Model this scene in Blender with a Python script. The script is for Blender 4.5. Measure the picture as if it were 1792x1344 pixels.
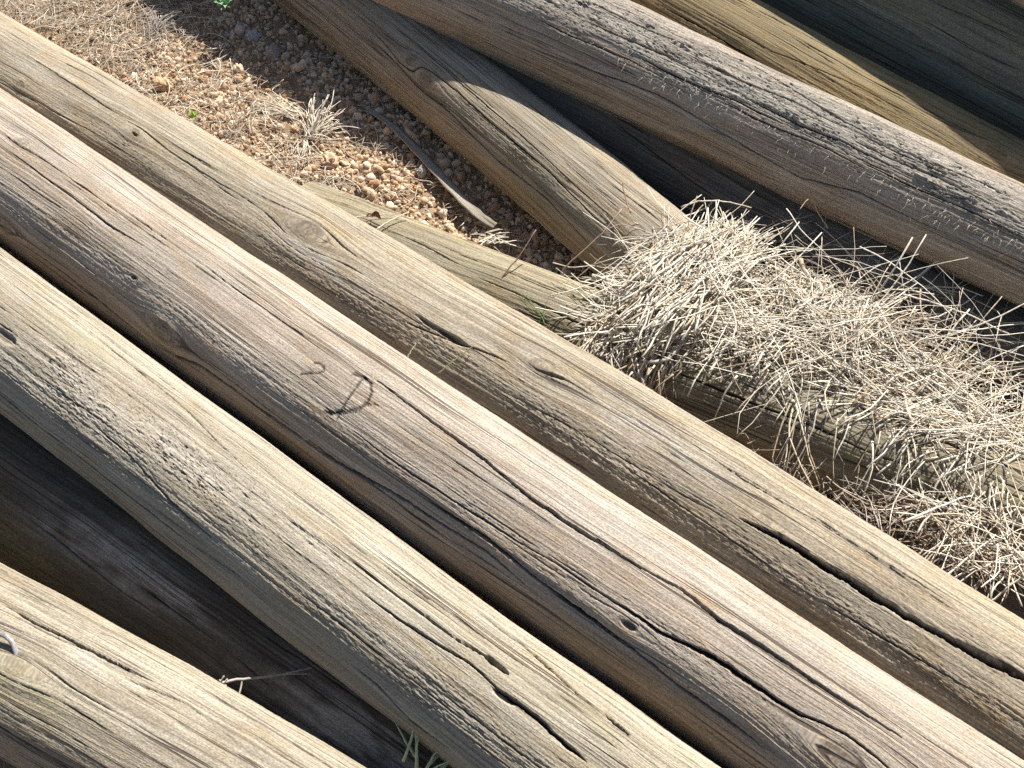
import bpy, math, random
import numpy as np
from mathutils import Vector
from mathutils.bvhtree import BVHTree

random.seed(7)
RNG = np.random.default_rng(11)
scene = bpy.context.scene
for o in list(bpy.data.objects):
    bpy.data.objects.remove(o, do_unlink=True)
COL = scene.collection

# ------------------------------------------------------------------ camera
IMW, IMH, FPX = 1792.0, 1344.0, 1990.0
TILT = math.radians(40)            # from straight down
CAM = np.array([0.0, -0.86, 1.13])
camd = bpy.data.cameras.new('camera')
camd.lens = 36 * FPX / IMW
camd.sensor_width = 36
camd.clip_start = 0.02
camd.clip_end = 200
cam = bpy.data.objects.new('camera', camd)
cam.location = CAM
cam.rotation_euler = (TILT, 0, 0)
COL.objects.link(cam)
scene.camera = cam
CX = np.array([1.0, 0, 0])
CU = np.array([0, math.cos(TILT), math.sin(TILT)])
CD = np.array([0, math.sin(TILT), -math.cos(TILT)])

# ------------------------------------------------------------------ light
SUN_AZ = math.radians(56)          # counter-clockwise from +x
SUN_EL = math.radians(52)
world = bpy.data.worlds.new('World')
scene.world = world
world.use_nodes = True
wn = world.node_tree
wn.nodes.clear()
sky = wn.nodes.new('ShaderNodeTexSky')
sky.sky_type = 'NISHITA'
sky.sun_disc = False
sky.sun_elevation = SUN_EL
sky.sun_rotation = math.pi / 2 - SUN_AZ
bg = wn.nodes.new('ShaderNodeBackground')
bg.inputs['Strength'].default_value = 0.052
wo = wn.nodes.new('ShaderNodeOutputWorld')
wn.links.new(sky.outputs[0], bg.inputs[0])
wn.links.new(bg.outputs[0], wo.inputs[0])
sl = bpy.data.lights.new('sun', 'SUN')
sl.energy = 5.0
sl.angle = math.radians(0.5)
sl.color = (1.0, 0.97, 0.915)
sun = bpy.data.objects.new('sun', sl)
sd = Vector((math.cos(SUN_AZ) * math.cos(SUN_EL), math.sin(SUN_AZ) * math.cos(SUN_EL), math.sin(SUN_EL)))
sun.rotation_euler = sd.to_track_quat('Z', 'Y').to_euler()
sun.location = (1, 1, 3)
COL.objects.link(sun)
scene.view_settings.view_transform = 'Standard'
scene.view_settings.look = 'None'
scene.view_settings.gamma = 1
scene.view_settings.exposure = 1.5
try:
    scene.cycles.use_denoising = False
    scene.cycles.max_bounces = 6
    scene.cycles.diffuse_bounces = 4
except Exception:
    pass

# ------------------------------------------------------------------ maths helpers
def unproj(px, py, z):
    """point(s) at height z seen at photo pixel px,py"""
    px = np.asarray(px, float); py = np.asarray(py, float); z = np.asarray(z, float)
    d = CX * ((px - IMW / 2) / FPX)[..., None] + CU * ((IMH / 2 - py) / FPX)[..., None] + CD
    t = (z - CAM[2]) / d[..., 2]
    return CAM + d * t[..., None]

def project(P):
    v = P - CAM
    dep = v @ CD
    return IMW / 2 + (v @ CX) / dep * FPX, IMH / 2 - (v @ CU) / dep * FPX, dep

_perm = np.random.default_rng(5).permutation(4096)
_ang = np.random.default_rng(6).random(4096) * 2 * np.pi
_gx, _gy = np.cos(_ang), np.sin(_ang)
_rv = np.random.default_rng(8).random((4096, 3))

def _h(ix, iy, seed):
    return _perm[(_perm[(ix + seed * 57) & 4095] + iy * 31 + seed * 13) & 4095]

def pn(x, y, seed=0):
    x, y = np.broadcast_arrays(np.asarray(x, float), np.asarray(y, float))
    ix = np.floor(x).astype(np.int64); iy = np.floor(y).astype(np.int64)
    fx = x - ix; fy = y - iy
    u = fx * fx * fx * (fx * (fx * 6 - 15) + 10); v = fy * fy * fy * (fy * (fy * 6 - 15) + 10)
    def g(i, j, a, b):
        k = _h(i, j, seed)
        return _gx[k] * a + _gy[k] * b
    n00 = g(ix, iy, fx, fy); n10 = g(ix + 1, iy, fx - 1, fy)
    n01 = g(ix, iy + 1, fx, fy - 1); n11 = g(ix + 1, iy + 1, fx - 1, fy - 1)
    return ((n00 * (1 - u) + n10 * u) * (1 - v) + (n01 * (1 - u) + n11 * u) * v) * 1.5

def fbm(x, y, seed=0, oct=4, gain=0.5):
    a, s, f = 1.0, 0.0, 1.0
    for k in range(oct):
        s = s + a * pn(x * f + 17.3 * k, y * f - 9.1 * k, seed + k)
        a *= gain; f *= 2.03
    return s

def worley(x, y, seed=0):
    ix = np.floor(x).astype(np.int64); iy = np.floor(y).astype(np.int64)
    f1 = np.full(x.shape, 9.0); f2 = np.full(x.shape, 9.0); cid = np.zeros(x.shape)
    for dx in (-1, 0, 1):
        for dy in (-1, 0, 1):
            k = _h(ix + dx, iy + dy, seed)
            d = np.hypot(ix + dx + _rv[k, 0] - x, iy + dy + _rv[k, 1] - y)
            closer = d < f1
            f2 = np.where(closer, f1, np.minimum(f2, d))
            cid = np.where(closer, _rv[k, 2], cid)
            f1 = np.where(closer, d, f1)
    return f1, f2, cid

def sstep(a, b, x):
    t = np.clip((x - a) / (b - a), 0, 1)
    return t * t * (3 - 2 * t)

# ------------------------------------------------------------------ mesh helpers
def raw_mesh(name, verts, faces_flat, nper, mat, smooth=True, parent=None):
    me = bpy.data.meshes.new(name)
    nv = len(verts); nf = len(faces_flat) // nper
    me.vertices.add(nv)
    me.vertices.foreach_set('co', np.ascontiguousarray(verts, dtype=np.float32).ravel())
    me.loops.add(nf * nper)
    me.loops.foreach_set('vertex_index', np.ascontiguousarray(faces_flat, dtype=np.int32))
    me.polygons.add(nf)
    me.polygons.foreach_set('loop_start', np.arange(0, nf * nper, nper, dtype=np.int32))
    me.polygons.foreach_set('loop_total', np.full(nf, nper, dtype=np.int32))
    if smooth:
        me.polygons.foreach_set('use_smooth', np.ones(nf, dtype=bool))
    me.update(calc_edges=True)
    me.validate()
    me.materials.append(mat)
    o = bpy.data.objects.new(name, me)
    COL.objects.link(o)
    if parent is not None:
        o.parent = parent
    return o

def attr_color(me, name, arr):
    a = me.attributes.new(name, 'FLOAT_COLOR', 'POINT')
    a.data.foreach_set('color', np.ascontiguousarray(arr, dtype=np.float32).ravel())

def attr_vec(me, name, arr):
    a = me.attributes.new(name, 'FLOAT_VECTOR', 'POINT')
    a.data.foreach_set('vector', np.ascontiguousarray(arr, dtype=np.float32).ravel())

def tag(o, label=None, cat=None, group=None, kind=None):
    if label: o['label'] = label
    if cat: o['category'] = cat
    if group: o['group'] = group
    if kind: o['kind'] = kind
    return o

# ------------------------------------------------------------------ materials
class NT:
    def __init__(self, name):
        self.m = bpy.data.materials.new(name); self.m.use_nodes = True
        self.t = self.m.node_tree; self.t.nodes.clear()
    def n(self, typ, **kw):
        nd = self.t.nodes.new(typ)
        for k, v in kw.items(): setattr(nd, k, v)
        return nd
    def l(self, a, b): self.t.links.new(a, b)
    def val(self, sock, v):
        if hasattr(v, 'links') or hasattr(v, 'is_linked'): self.l(v, sock)
        else: sock.default_value = v
    def math(self, op, a, b=0.0, clamp=False):
        nd = self.n('ShaderNodeMath', operation=op); nd.use_clamp = clamp
        self.val(nd.inputs[0], a); self.val(nd.inputs[1], b)
        return nd.outputs[0]
    def mix(self, f, a, b, mode='MIX'):
        nd = self.n('ShaderNodeMix', data_type='RGBA', blend_type=mode)
        self.val(nd.inputs[0], f)
        for s, v in ((nd.inputs[6], a), (nd.inputs[7], b)):
            if isinstance(v, tuple): s.default_value = (*v, 1)
            else: self.l(v, s)
        return nd.outputs[2]
    def maprange(self, v, a, b, c=0.0, d=1.0):
        nd = self.n('ShaderNodeMapRange', interpolation_type='SMOOTHSTEP')
        self.val(nd.inputs[0], v)
        for i, x in enumerate((a, b, c, d)): nd.inputs[i + 1].default_value = x
        return nd.outputs[0]
    def noise(self, vec, scale=1.0, detail=3.0, rough=0.5, dist=0.0):
        nd = self.n('ShaderNodeTexNoise'); self.l(vec, nd.inputs['Vector'])
        nd.inputs['Scale'].default_value = scale; nd.inputs['Detail'].default_value = detail
        nd.inputs['Roughness'].default_value = rough; nd.inputs['Distortion'].default_value = dist
        return nd.outputs[0]
    def scaled(self, vec, s):
        nd = self.n('ShaderNodeVectorMath', operation='MULTIPLY'); self.l(vec, nd.inputs[0])
        nd.inputs[1].default_value = s
        return nd.outputs[0]
    def out(self, color, rough=0.85, spec=0.2, bump=None, bdist=0.001, bstr=1.0, trans=None):
        b = self.n('ShaderNodeBsdfPrincipled'); self.val(b.inputs['Base Color'], color)
        self.val(b.inputs['Roughness'], rough); b.inputs['Specular IOR Level'].default_value = spec; b.inputs['Diffuse Roughness'].default_value = 0.9
        if bump is not None:
            bp = self.n('ShaderNodeBump'); bp.inputs['Distance'].default_value = bdist
            bp.inputs['Strength'].default_value = bstr
            self.l(bump, bp.inputs['Height']); self.l(bp.outputs[0], b.inputs['Normal'])
        o = self.n('ShaderNodeOutputMaterial'); self.l(b.outputs[0], o.inputs[0])
        return self.m

def wood_material(name, pale, deep, gold, grey, contrast=1.0):
    k = NT(name)
    gv = k.n('ShaderNodeAttribute', attribute_name='grain').outputs['Vector']
    tint = k.n('ShaderNodeSeparateColor'); k.l(k.n('ShaderNodeAttribute', attribute_name='tint').outputs['Color'], tint.inputs[0])
    wear_shade = k.n('ShaderNodeSeparateColor'); k.l(k.n('ShaderNodeAttribute', attribute_name='wear_shade').outputs['Color'], wear_shade.inputs[0])
    fine = k.noise(k.scaled(gv, (9, 520, 1)), 1, 3, 0.6)
    med = k.noise(k.scaled(gv, (4, 110, 1)), 1, 3, 0.55, 0.3)
    broad = k.noise(k.scaled(gv, (5, 16, 1)), 1, 4, 0.6)
    blot = k.noise(k.scaled(gv, (14, 34, 1)), 1, 5, 0.65, 0.6)
    spk = k.noise(k.scaled(gv, (430, 800, 1)), 1, 2, 0.6)
    hair = k.noise(k.scaled(gv, (7, 330, 1)), 1, 1.5, 0.5, 0.15)
    def lines(sx, sy, w, gate, seedv):
        v = k.n('ShaderNodeVectorMath', operation='ADD'); k.l(gv, v.inputs[0]); v.inputs[1].default_value = (seedv, seedv * 0.31, seedv)
        nn = k.noise(k.scaled(v.outputs[0], (sx, sy, 1)), 1, 2.0, 0.45)
        d = k.math('ABSOLUTE', k.math('SUBTRACT', nn, 0.5))
        g_ = k.noise(k.scaled(v.outputs[0], (sx * 2.2, sy * 0.45, 3)), 1, 2, 0.5)
        ww = k.maprange(g_, gate, gate + 0.16, 0.0, w)
        r = k.n('ShaderNodeMapRange', interpolation_type='SMOOTHSTEP'); k.l(d, r.inputs[0])
        k.l(k.math('MULTIPLY', ww, 0.35), r.inputs[1]); k.l(k.math('ADD', ww, 0.0006), r.inputs[2])
        return r.outputs[0]
    l1 = lines(0.8, 100, 0.0125, 0.38, 3.1)
    l2 = lines(1.4, 230, 0.020, 0.48, 9.7)
    ln = k.math('MULTIPLY', l1, k.math('ADD', k.math('MULTIPLY', l2, 0.6), 0.4))
    c = k.mix(k.maprange(broad, 0.35, 0.65), pale, grey)
    c = k.mix(k.maprange(blot, 0.46, 0.72, 0, 0.6), c, gold)
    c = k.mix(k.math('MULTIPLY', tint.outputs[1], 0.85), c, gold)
    c = k.mix(tint.outputs[2], c, (0.62, 0.575, 0.51))
    c = k.mix(k.maprange(med, 0.35, 0.62, 0.42 * contrast, 0), c, deep)
    mossn = k.maprange(spk, 0.35, 0.6)
    c = k.mix(k.math('MULTIPLY', tint.outputs[0], k.math('ADD', k.math('MULTIPLY', mossn, 0.6), 0.25)), c, (0.34, 0.32, 0.13))
    f1 = k.maprange(fine, 0.3, 0.7, 1 - 0.30 * contrast, 1.12)
    f2 = k.maprange(spk, 0.3, 0.7, 0.72, 1.22)
    f = k.math('MULTIPLY', f1, f2)
    hl = k.maprange(hair, 0.27, 0.36, 0.5, 1.0)
    f = k.math('MULTIPLY', f, hl)
    fc = k.n('ShaderNodeCombineColor')
    for i in range(3): k.l(f, fc.inputs[i])
    c = k.mix(1.0, c, fc.outputs[0], 'MULTIPLY')
    c = k.mix(1.0, c, (0.645, 0.618, 0.572), 'MULTIPLY')
    c = k.mix(k.math('MULTIPLY', k.math('SUBTRACT', 1.0, ln), 0.84), c, (0.06, 0.043, 0.030))
    c = k.mix(k.math('MULTIPLY', wear_shade.outputs[2], 0.6), c, (0.115, 0.085, 0.062))
    c = k.mix(k.math('MULTIPLY', wear_shade.outputs[0], 0.86), c, (0.035, 0.024, 0.017))  # cracks blackened: crevice shade painted in over their dirt
    c = k.mix(k.math('MULTIPLY', wear_shade.outputs[1], 0.93), c, (0.022, 0.014, 0.011))
    h = k.math('ADD', k.math('MULTIPLY', fine, 0.8), k.math('MULTIPLY', spk, 0.55))
    h = k.math('ADD', h, k.math('MULTIPLY', hl, 0.7))
    h = k.math('ADD', h, k.math('MULTIPLY', ln, 1.6))
    return k.out(c, 0.82, 0.18, h, 0.0013, 0.85)

def vcol_material(name, rough=0.7, spec=0.25, nscale=400, amp=0.25, trans=0.0):
    k = NT(name)
    a = k.n('ShaderNodeAttribute', attribute_name='col').outputs['Color']
    tc = k.n('ShaderNodeTexCoord').outputs['Object']
    ns = k.noise(tc, nscale, 3, 0.6)
    f = k.maprange(ns, 0.3, 0.7, 1 - amp, 1 + amp)
    fc = k.n('ShaderNodeCombineColor')
    for i in range(3): k.l(f, fc.inputs[i])
    c = k.mix(1.0, a, fc.outputs[0], 'MULTIPLY')
    m = k.out(c, rough, spec, ns, 0.0006, 0.6)
    return m

# ------------------------------------------------------------------ posts
GRP = 'weathered round timber posts in the pile'
COARSE = []          # coarse tubes for draping straw

class Edge:
    def __init__(self, pts, deg=3):
        p = np.array(pts, float); self.x0, self.x1 = p[0, 0], p[-1, 0]
        deg = min(deg, len(p) - 1)
        self.m = (self.x0 + self.x1) / 2
        self.c = np.polyfit((p[:, 0] - self.m) / 1000, p[:, 1], deg)
        d = np.polyder(self.c)
        self.s0 = np.polyval(d, (self.x0 - self.m) / 1000) / 1000
        self.s1 = np.polyval(d, (self.x1 - self.m) / 1000) / 1000
        sm = (p[-1, 1] - p[0, 1]) / (p[-1, 0] - p[0, 0])
        self.s0 = 0.4 * self.s0 + 0.6 * sm; self.s1 = 0.4 * self.s1 + 0.6 * sm
    def __call__(self, x):
        x = np.asarray(x, float)
        xc = np.clip(x, self.x0, self.x1)
        y = np.polyval(self.c, (xc - self.m) / 1000)
        return y + np.minimum(x - self.x0, 0) * self.s0 + np.maximum(x - self.x1, 0) * self.s1

def centreline(up, lo, xa, xb, za, zb, n=60):
    """centre points and radii in the world from the two silhouettes"""
    xs = np.linspace(xa, xb, n)
    U = np.stack([xs, up(xs)], 1)
    lx = np.linspace(xa - 500, xb + 500, 3000)
    L = np.stack([lx, lo(lx)], 1)
    T = np.gradient(U, axis=0); T /= np.linalg.norm(T, axis=1)[:, None]
    C = []; W = []
    for u, t in zip(U, T):
        k = np.argmin(np.abs((L - u) @ t))
        C.append((u + L[k]) / 2); W.append(np.linalg.norm(u - L[k]) / 2)
    C = np.array(C); W = np.array(W)
    f = (C[:, 0] - xa) / (xb - xa)
    P = unproj(C[:, 0], C[:, 1], za + (zb - za) * f)
    dep = (P - CAM) @ CD
    return P, W * dep / FPX

def make_post(label, up, lo, xa, xb, za, zb, mat, seed, colstep=0.0007, rowstep=0.003,
              cracks=(), knots=(), blobs=(), ncrack=60, rough=0.0, rough_zone=None, scales=None,
              lump=0.02, marks=(), ridge=1.0, under_gold=0.0, dents=(), ext=(0, 0)):
    rs = np.random.default_rng(seed)
    up = Edge(up); lo = Edge(lo)
    P, R = centreline(up, lo, xa, xb, za, zb)
    # smooth to a gentle cubic, so the post is a real, slightly bent pole
    seg = np.r_[0, np.cumsum(np.linalg.norm(np.diff(P, axis=0), axis=1))]
    Lp = seg[-1]
    cf = [np.polyfit(seg / Lp, P[:, i], 3) for i in range(3)]
    rf = np.polyfit(seg / Lp, R, 2)
    inner = np.arange(0, Lp, rowstep)
    s = inner / Lp
    nr = len(s)
    pos = np.stack([np.polyval(c, s) for c in cf], 1)
    rad = np.polyval(rf, s)
    T = np.gradient(pos, axis=0); T /= np.linalg.norm(T, axis=1)[:, None]
    e0, e1 = ext
    if e0 > 0:
        k = np.arange(e0, 0, -0.008)
        pos = np.r_[pos[0] - T[0] * k[:, None], pos]; rad = np.r_[np.full(len(k), rad[0]), rad]
        inner = np.r_[-k, inner]
    if e1 > 0:
        k = np.arange(0.008, e1, 0.008)
        pos = np.r_[pos, pos[-1] + T[-1] * k[:, None]]; rad = np.r_[rad, np.full(len(k), rad[-1])]
        inner = np.r_[inner, inner[-1] + k]
    nr = len(pos)
    T = np.gradient(pos, axis=0); T /= np.linalg.norm(T, axis=1)[:, None]
    mid = pos[nr // 2]
    V = CAM - mid; V = V / np.linalg.norm(V)
    N = V[None] - (T @ V)[:, None] * T; N /= np.linalg.norm(N, axis=1)[:, None]
    B = np.cross(N, T)                     # towards upper right of the photo
    if B[nr // 2] @ np.array([0.5, 0.8, 0.3]) < 0: B = -B
    rm = rad.mean()
    dth = colstep / rm
    th = np.r_[np.arange(-math.radians(118), math.radians(118), dth)]
    rest = np.linspace(math.radians(118), 2 * math.pi - math.radians(118), 44)[:-1]
    th = np.r_[th, rest]
    nc = len(th)
    S = np.repeat(inner[:, None], nc, 1); TH = np.repeat(th[None], nr, 0)
    Y = TH * rm
    per = 2 * math.pi * rm
    dirs = np.cos(TH)[..., None] * N[:, None] + np.sin(TH)[..., None] * B[:, None]
    base = pos[:, None] + dirs * rad[:, None, None]
    qx, qy, _ = project(base)
    vis = np.cos(TH) > 0.02
    cost0 = np.where(vis, 0, 1e9)
    def loc(px, py):
        d = (qx - px) ** 2 + (qy - py) ** 2 + cost0
        k = np.argmin(d); i, j = divmod(k, nc)
        return S[i, j], Y[i, j], i, j
    COARSE.append((pos[::6], rad[::6], N[::6], B[::6]))
    o = seed * 3.7
    # grain coordinate, bending round knots
    warp = 0.0075 * pn(S * 1.7 + o, Y * 5 + o, seed) + 0.0012 * pn(S * 6, Y * 12, seed + 3) + 0.0007 * pn(S * 16 + o, Y * 30, seed + 4)
    G = Y + warp
    kn = []
    for (px, py, kr, st) in knots:
        a, b, i, j = loc(px, py)
        kn.append((a, b, kr, st, px))
    for q in range(5):
        kn.append((rs.uniform(inner[0], inner[-1]), rs.uniform(1.9, 4.2) * rm, rs.uniform(0.006, 0.011), 0.6, 0))
    knotm = np.zeros_like(S); knoth = np.zeros_like(S); ringm = np.zeros_like(S)
    for (a, b, kr, st, px) in kn:
        ds = S - a; dy = (Y - b + per / 2) % per - per / 2
        e = np.exp(-(ds / (kr * 4.2)) ** 2 - (dy / (kr * 2.6)) ** 2)
        G = G - st * kr * 1.25 * np.tanh(dy / (kr * 0.7)) * e
        d = np.hypot(ds * 0.8 + 0.002 * pn(S * 90, Y * 90, seed), dy)
        core = sstep(kr * 1.15, kr * 0.75, d)
        knoth += st * (0.0026 * np.exp(-(d / (kr * 1.9)) ** 2) - 0.0012 * core)
        ring = 0.5 + 0.5 * np.sin(d / kr * 17 + 2 * pn(S * 160, Y * 160, seed + 9))
        knotm = np.maximum(knotm, core)
        ringm = np.maximum(ringm, core * ring * 0.75 + np.exp(-((d - kr * 1.05) / (kr * 0.13)) ** 2) * 0.7)
        ringm = np.maximum(ringm, np.exp(-(d / (kr * 0.22)) ** 2) * 0.9)
    H = np.zeros_like(S)
    H += lump * rm * fbm(S * 4.5 + o, np.cos(TH) * 0.9 + 3 * 0 + seed, seed + 11, 3) + lump * rm * 0.5 * fbm(S * 9, np.sin(TH) * 1.4 + seed, seed + 12, 2)
    H += knoth
    fade = np.ones_like(S)
    # ridges of the grain
    H += ridge * (0.00042 * pn(S * 5 + o, G * 230, seed + 20) + 0.00028 * pn(S * 11, G * 520, seed + 21) + 0.0007 * pn(S * 4, G * 60, seed + 22))
    wear_shade = np.zeros(S.shape + (4,)); wear_shade[..., 3] = 1
    tint = np.zeros(S.shape + (4,)); tint[..., 3] = 1
    crackm = np.zeros_like(S)
    # random long drying checks
    def carve(s0, s1, cfun, wfun, depth, rugged=0.45):
        nonlocal H, crackm
        i0 = np.searchsorted(inner, s0); i1 = np.searchsorted(inner, s1)
        if i1 - i0 < 3: return
        ss = inner[i0:i1]
        c = cfun(ss); w = wfun(ss)
        gg = G[i0:i1]
        # window
        cm, cM = c.min() - 0.012, c.max() + 0.012
        cols = np.where((Y[0] > cm - 0.02) & (Y[0] < cM + 0.02))[0]
        if len(cols) == 0: return
        j0, j1 = cols[0], cols[-1] + 1
        d = gg[:, j0:j1] - c[:, None] - w[:, None] * (rugged * pn(S[i0:i1, j0:j1] * 90, Y[i0:i1, j0:j1] * 50, seed + 33) + 0.35 * pn(S[i0:i1, j0:j1] * 290, Y[i0:i1, j0:j1] * 260, seed + 34))
        prof = np.exp(-np.abs(d / np.maximum(w[:, None], 1e-5)) ** 4.5)
        amt = np.clip(w[:, None] / 0.0006, 0, 1)
        H[i0:i1, j0:j1] -= 1.5 * depth * np.minimum(w[:, None] / 0.001, 4.0) * prof * amt
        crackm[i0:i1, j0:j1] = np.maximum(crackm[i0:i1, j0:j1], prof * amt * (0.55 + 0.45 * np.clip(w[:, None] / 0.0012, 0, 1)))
    for q in range(int(ncrack * 1.7)):
        c0 = rs.uniform(-2.05, 4.1) * rm
        Ls = float(np.clip(rs.lognormal(-1.35, 0.7), 0.04, 1.2)); s0 = rs.uniform(-0.2, Lp + 0.1)
        w0 = rs.uniform(0.00034, 0.0007) * (1.7 if rs.random() < 0.10 else 1)
        ph = rs.uniform(0, 99)
        drift = rs.normal() * 0.006
        def cf_(ss, c0=c0, s0=s0, Ls=Ls, ph=ph, drift=drift):
            u = (ss - s0) / Ls
            st = np.floor(u * Ls / 0.11 + ph)
            jog = (np.sin(st * 12.9898) * 43758.5) % 1.0
            return c0 + drift * u + 0.0012 * pn(ss * 9 + ph, ss * 0 + ph, seed) + 0.0014 * (jog - 0.5)
        def wf_(ss, s0=s0, Ls=Ls, w0=w0, ph=ph):
            u = np.clip((ss - s0) / Ls, 0, 1)
            return w0 * np.minimum(1, 4 * u) * np.minimum(1, 4 * (1 - u)) * (0.75 + 0.6 * pn(ss * 25 + ph, ss * 0, seed + 2))
        carve(s0, s0 + Ls, cf_, wf_, 0.0024)
    for (pts, wmax) in cracks:
        L3 = [loc(a, b) for a, b in pts]
        ss = np.array([q[0] for q in L3]); gg = np.array([G[q[2], q[3]] for q in L3])
        od = np.argsort(ss); ss, gg = ss[od], gg[od]
        s0, s1 = ss[0], ss[-1]
        ph = rs.uniform(0, 99)
        def cf_(x, ss=ss, gg=gg, ph=ph):
            return np.interp(x, ss, gg) + 0.0007 * pn(x * 22 + ph, x * 0, seed)
        def wf_(x, s0=s0, s1=s1, wmax=wmax, ph=ph):
            u = (x - s0) / (s1 - s0)
            return wmax * np.clip(np.minimum(1, 5 * u) * np.minimum(1, 5 * (1 - u)), 0, 1) ** 0.7 * (0.85 + 0.5 * pn(x * 12 + ph, x * 0, seed + 2))
        carve(s0, s1, cf_, lambda x, w_=wf_: 0.68 * w_(x), 0.0042)
    # roughened zones: weathered, fibrous, scaly
    rz = np.zeros_like(S)
    if rough_zone:
        for (px, py, rad_s, rad_y, st) in rough_zone:
            a, b, i, j = loc(px, py)
            rz = np.maximum(rz, st * np.exp(-((S - a) / rad_s) ** 2 - (((Y - b + per / 2) % per - per / 2) / rad_y) ** 2))
        rz = np.clip(rz * (1.0 + 0.9 * fbm(S * 14, Y * 30, seed + 40, 3)), 0, 1)
    rz = np.clip(rz + rough, 0, 1)
    n1 = 0.6 * fbm(S * 150 + o, G * 440, seed + 50, 3, 0.75) + 0.5 * (0.35 - np.abs(fbm(S * 60, G * 260, seed + 55, 4, 0.7))) * 2
    H += rz * 0.00075 * n1 + 0.00022 * n1
    wear_shade[..., 2] = np.clip(rz * (0.25 - n1 * 0.9), 0, 1) * 0.7
    if scales:
        (px, py, rs_, ry_, st) = scales
        a, b, i, j = loc(px, py)
        zone = st * np.exp(-(np.abs(S - a) / rs_) ** 4 - (np.abs((Y - b + per / 2) % per - per / 2) / ry_) ** 4)
        zone = np.clip(zone * 1.25 + 0.5 * fbm(S * 10, Y * 40, seed + 60, 3) * (zone > 0.02), 0, 1)
        wx = S * 27 + 0.9 * fbm(S * 40, G * 120, seed + 61, 4, 0.6); wy = G * 150 + 1.0 * fbm(S * 35 + 5, G * 90, seed + 62, 4, 0.6)
        f1, f2, cid = worley(wx, wy, seed + 63)
        edge = sstep(0.06, 0.02, f2 - f1 + 0.06 * pn(S * 60, G * 200, seed))
        H += zone * (0.0008 * (cid - 0.35) - 0.0020 * edge + 0.0003 * n1 + 0.0030 * (cid > 0.90) * sstep(0.45, 0.15, f1) * np.clip(pn(S * 30, G * 60, seed + 66) + 0.5, 0, 1) + 0.0016 * np.clip(fbm(S * 12, G * 45, seed + 67, 3), -1, 1))
        wear_shade[..., 0] = np.maximum(wear_shade[..., 0], 0.95 * zone * edge)
        wear_shade[..., 2] = wear_shade[..., 2] * (1 - 0.7 * zone)
        tint[..., 2] = np.clip(tint[..., 2] + zone * 0.85, 0, 1)
    for (px, py, ds_, dy_, dp) in dents:
        a, b, i, j = loc(px, py)
        m = np.exp(-((S - a) / ds_) ** 2 - (((Y - b + per / 2) % per - per / 2 + 0.3 * dy_ * pn(S * 60, Y * 60, seed)) / dy_) ** 2)
        H -= dp * sstep(0.25, 0.6, m)
        wear_shade[..., 2] = np.maximum(wear_shade[..., 2], 0.55 * sstep(0.3, 0.7, m))
    # brand / crayon strokes
    for (pts, w) in marks:
        L3 = np.array([loc(a, b)[:2] for a, b in pts])
        for q in range(len(L3) - 1):
            a, b = L3[q], L3[q + 1]; ab = b - a
            i0, i1 = np.searchsorted(inner, [min(a[0], b[0]) - 0.01, max(a[0], b[0]) + 0.01])
            PS = S[i0:i1]; PY = Y[i0:i1]
            t = np.clip(((PS - a[0]) * ab[0] + (PY - a[1]) * ab[1]) / (ab @ ab + 1e-12), 0, 1)
            d = np.hypot(PS - a[0] - t * ab[0], PY - a[1] - t * ab[1]) + 0.0005 * pn(PS * 500, PY * 700, seed)
            m = sstep(w, w * 0.45, d) * np.clip(0.62 + 0.9 * pn(PS * 24, G[i0:i1] * 620, seed + 90) + 0.25, 0.6, 1)
            wear_shade[i0:i1, :, 1] = np.maximum(wear_shade[i0:i1, :, 1], m)
            H[i0:i1] -= 0.0007 * m
    wear_shade[..., 0] = np.maximum(wear_shade[..., 0], crackm)
    wear_shade[..., 0] = np.maximum(wear_shade[..., 0], ringm * 0.55)
    # colour blobs
    for (px, py, bs, by, ch, st) in blobs:
        a, b, i, j = loc(px, py)
        m = st * np.exp(-((S - a) / bs) ** 2 - (((Y - b + per / 2) % per - per / 2) / by) ** 2)
        m = m * np.clip(0.85 + 1.0 * fbm(S * 26, G * 60, seed + 70 + ch, 4), 0, 1.6)
        if ch < 3: tint[..., ch] = np.clip(tint[..., ch] + m, 0, 1)
        else: wear_shade[..., 2] = np.clip(wear_shade[..., 2] + m, 0, 1)
    tint[..., 1] = np.clip(tint[..., 1] + knotm * 0.25 + under_gold * sstep(-0.35, -1.1, TH) * np.clip(0.7 + 0.9 * fbm(S * 6, G * 14, seed + 80, 3), 0, 1)  # golden undersides: less weathered wood, with warm bounce light painted into the tint
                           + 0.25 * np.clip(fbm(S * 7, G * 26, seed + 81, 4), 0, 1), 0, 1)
    pts3 = base + dirs * H[..., None]
    verts = pts3.reshape(-1, 3)
    i = np.arange(nr - 1)[:, None] * nc; j = np.arange(nc)[None]; jn = (j + 1) % nc
    quads = np.stack([i + j, i + jn, i + nc + jn, i + nc + j], -1).reshape(-1, 4)
    # end caps: rings shrinking to the pith, slightly dished and checked
    caps_v = []; caps_f = []; off = len(verts)
    capU = []
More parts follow.
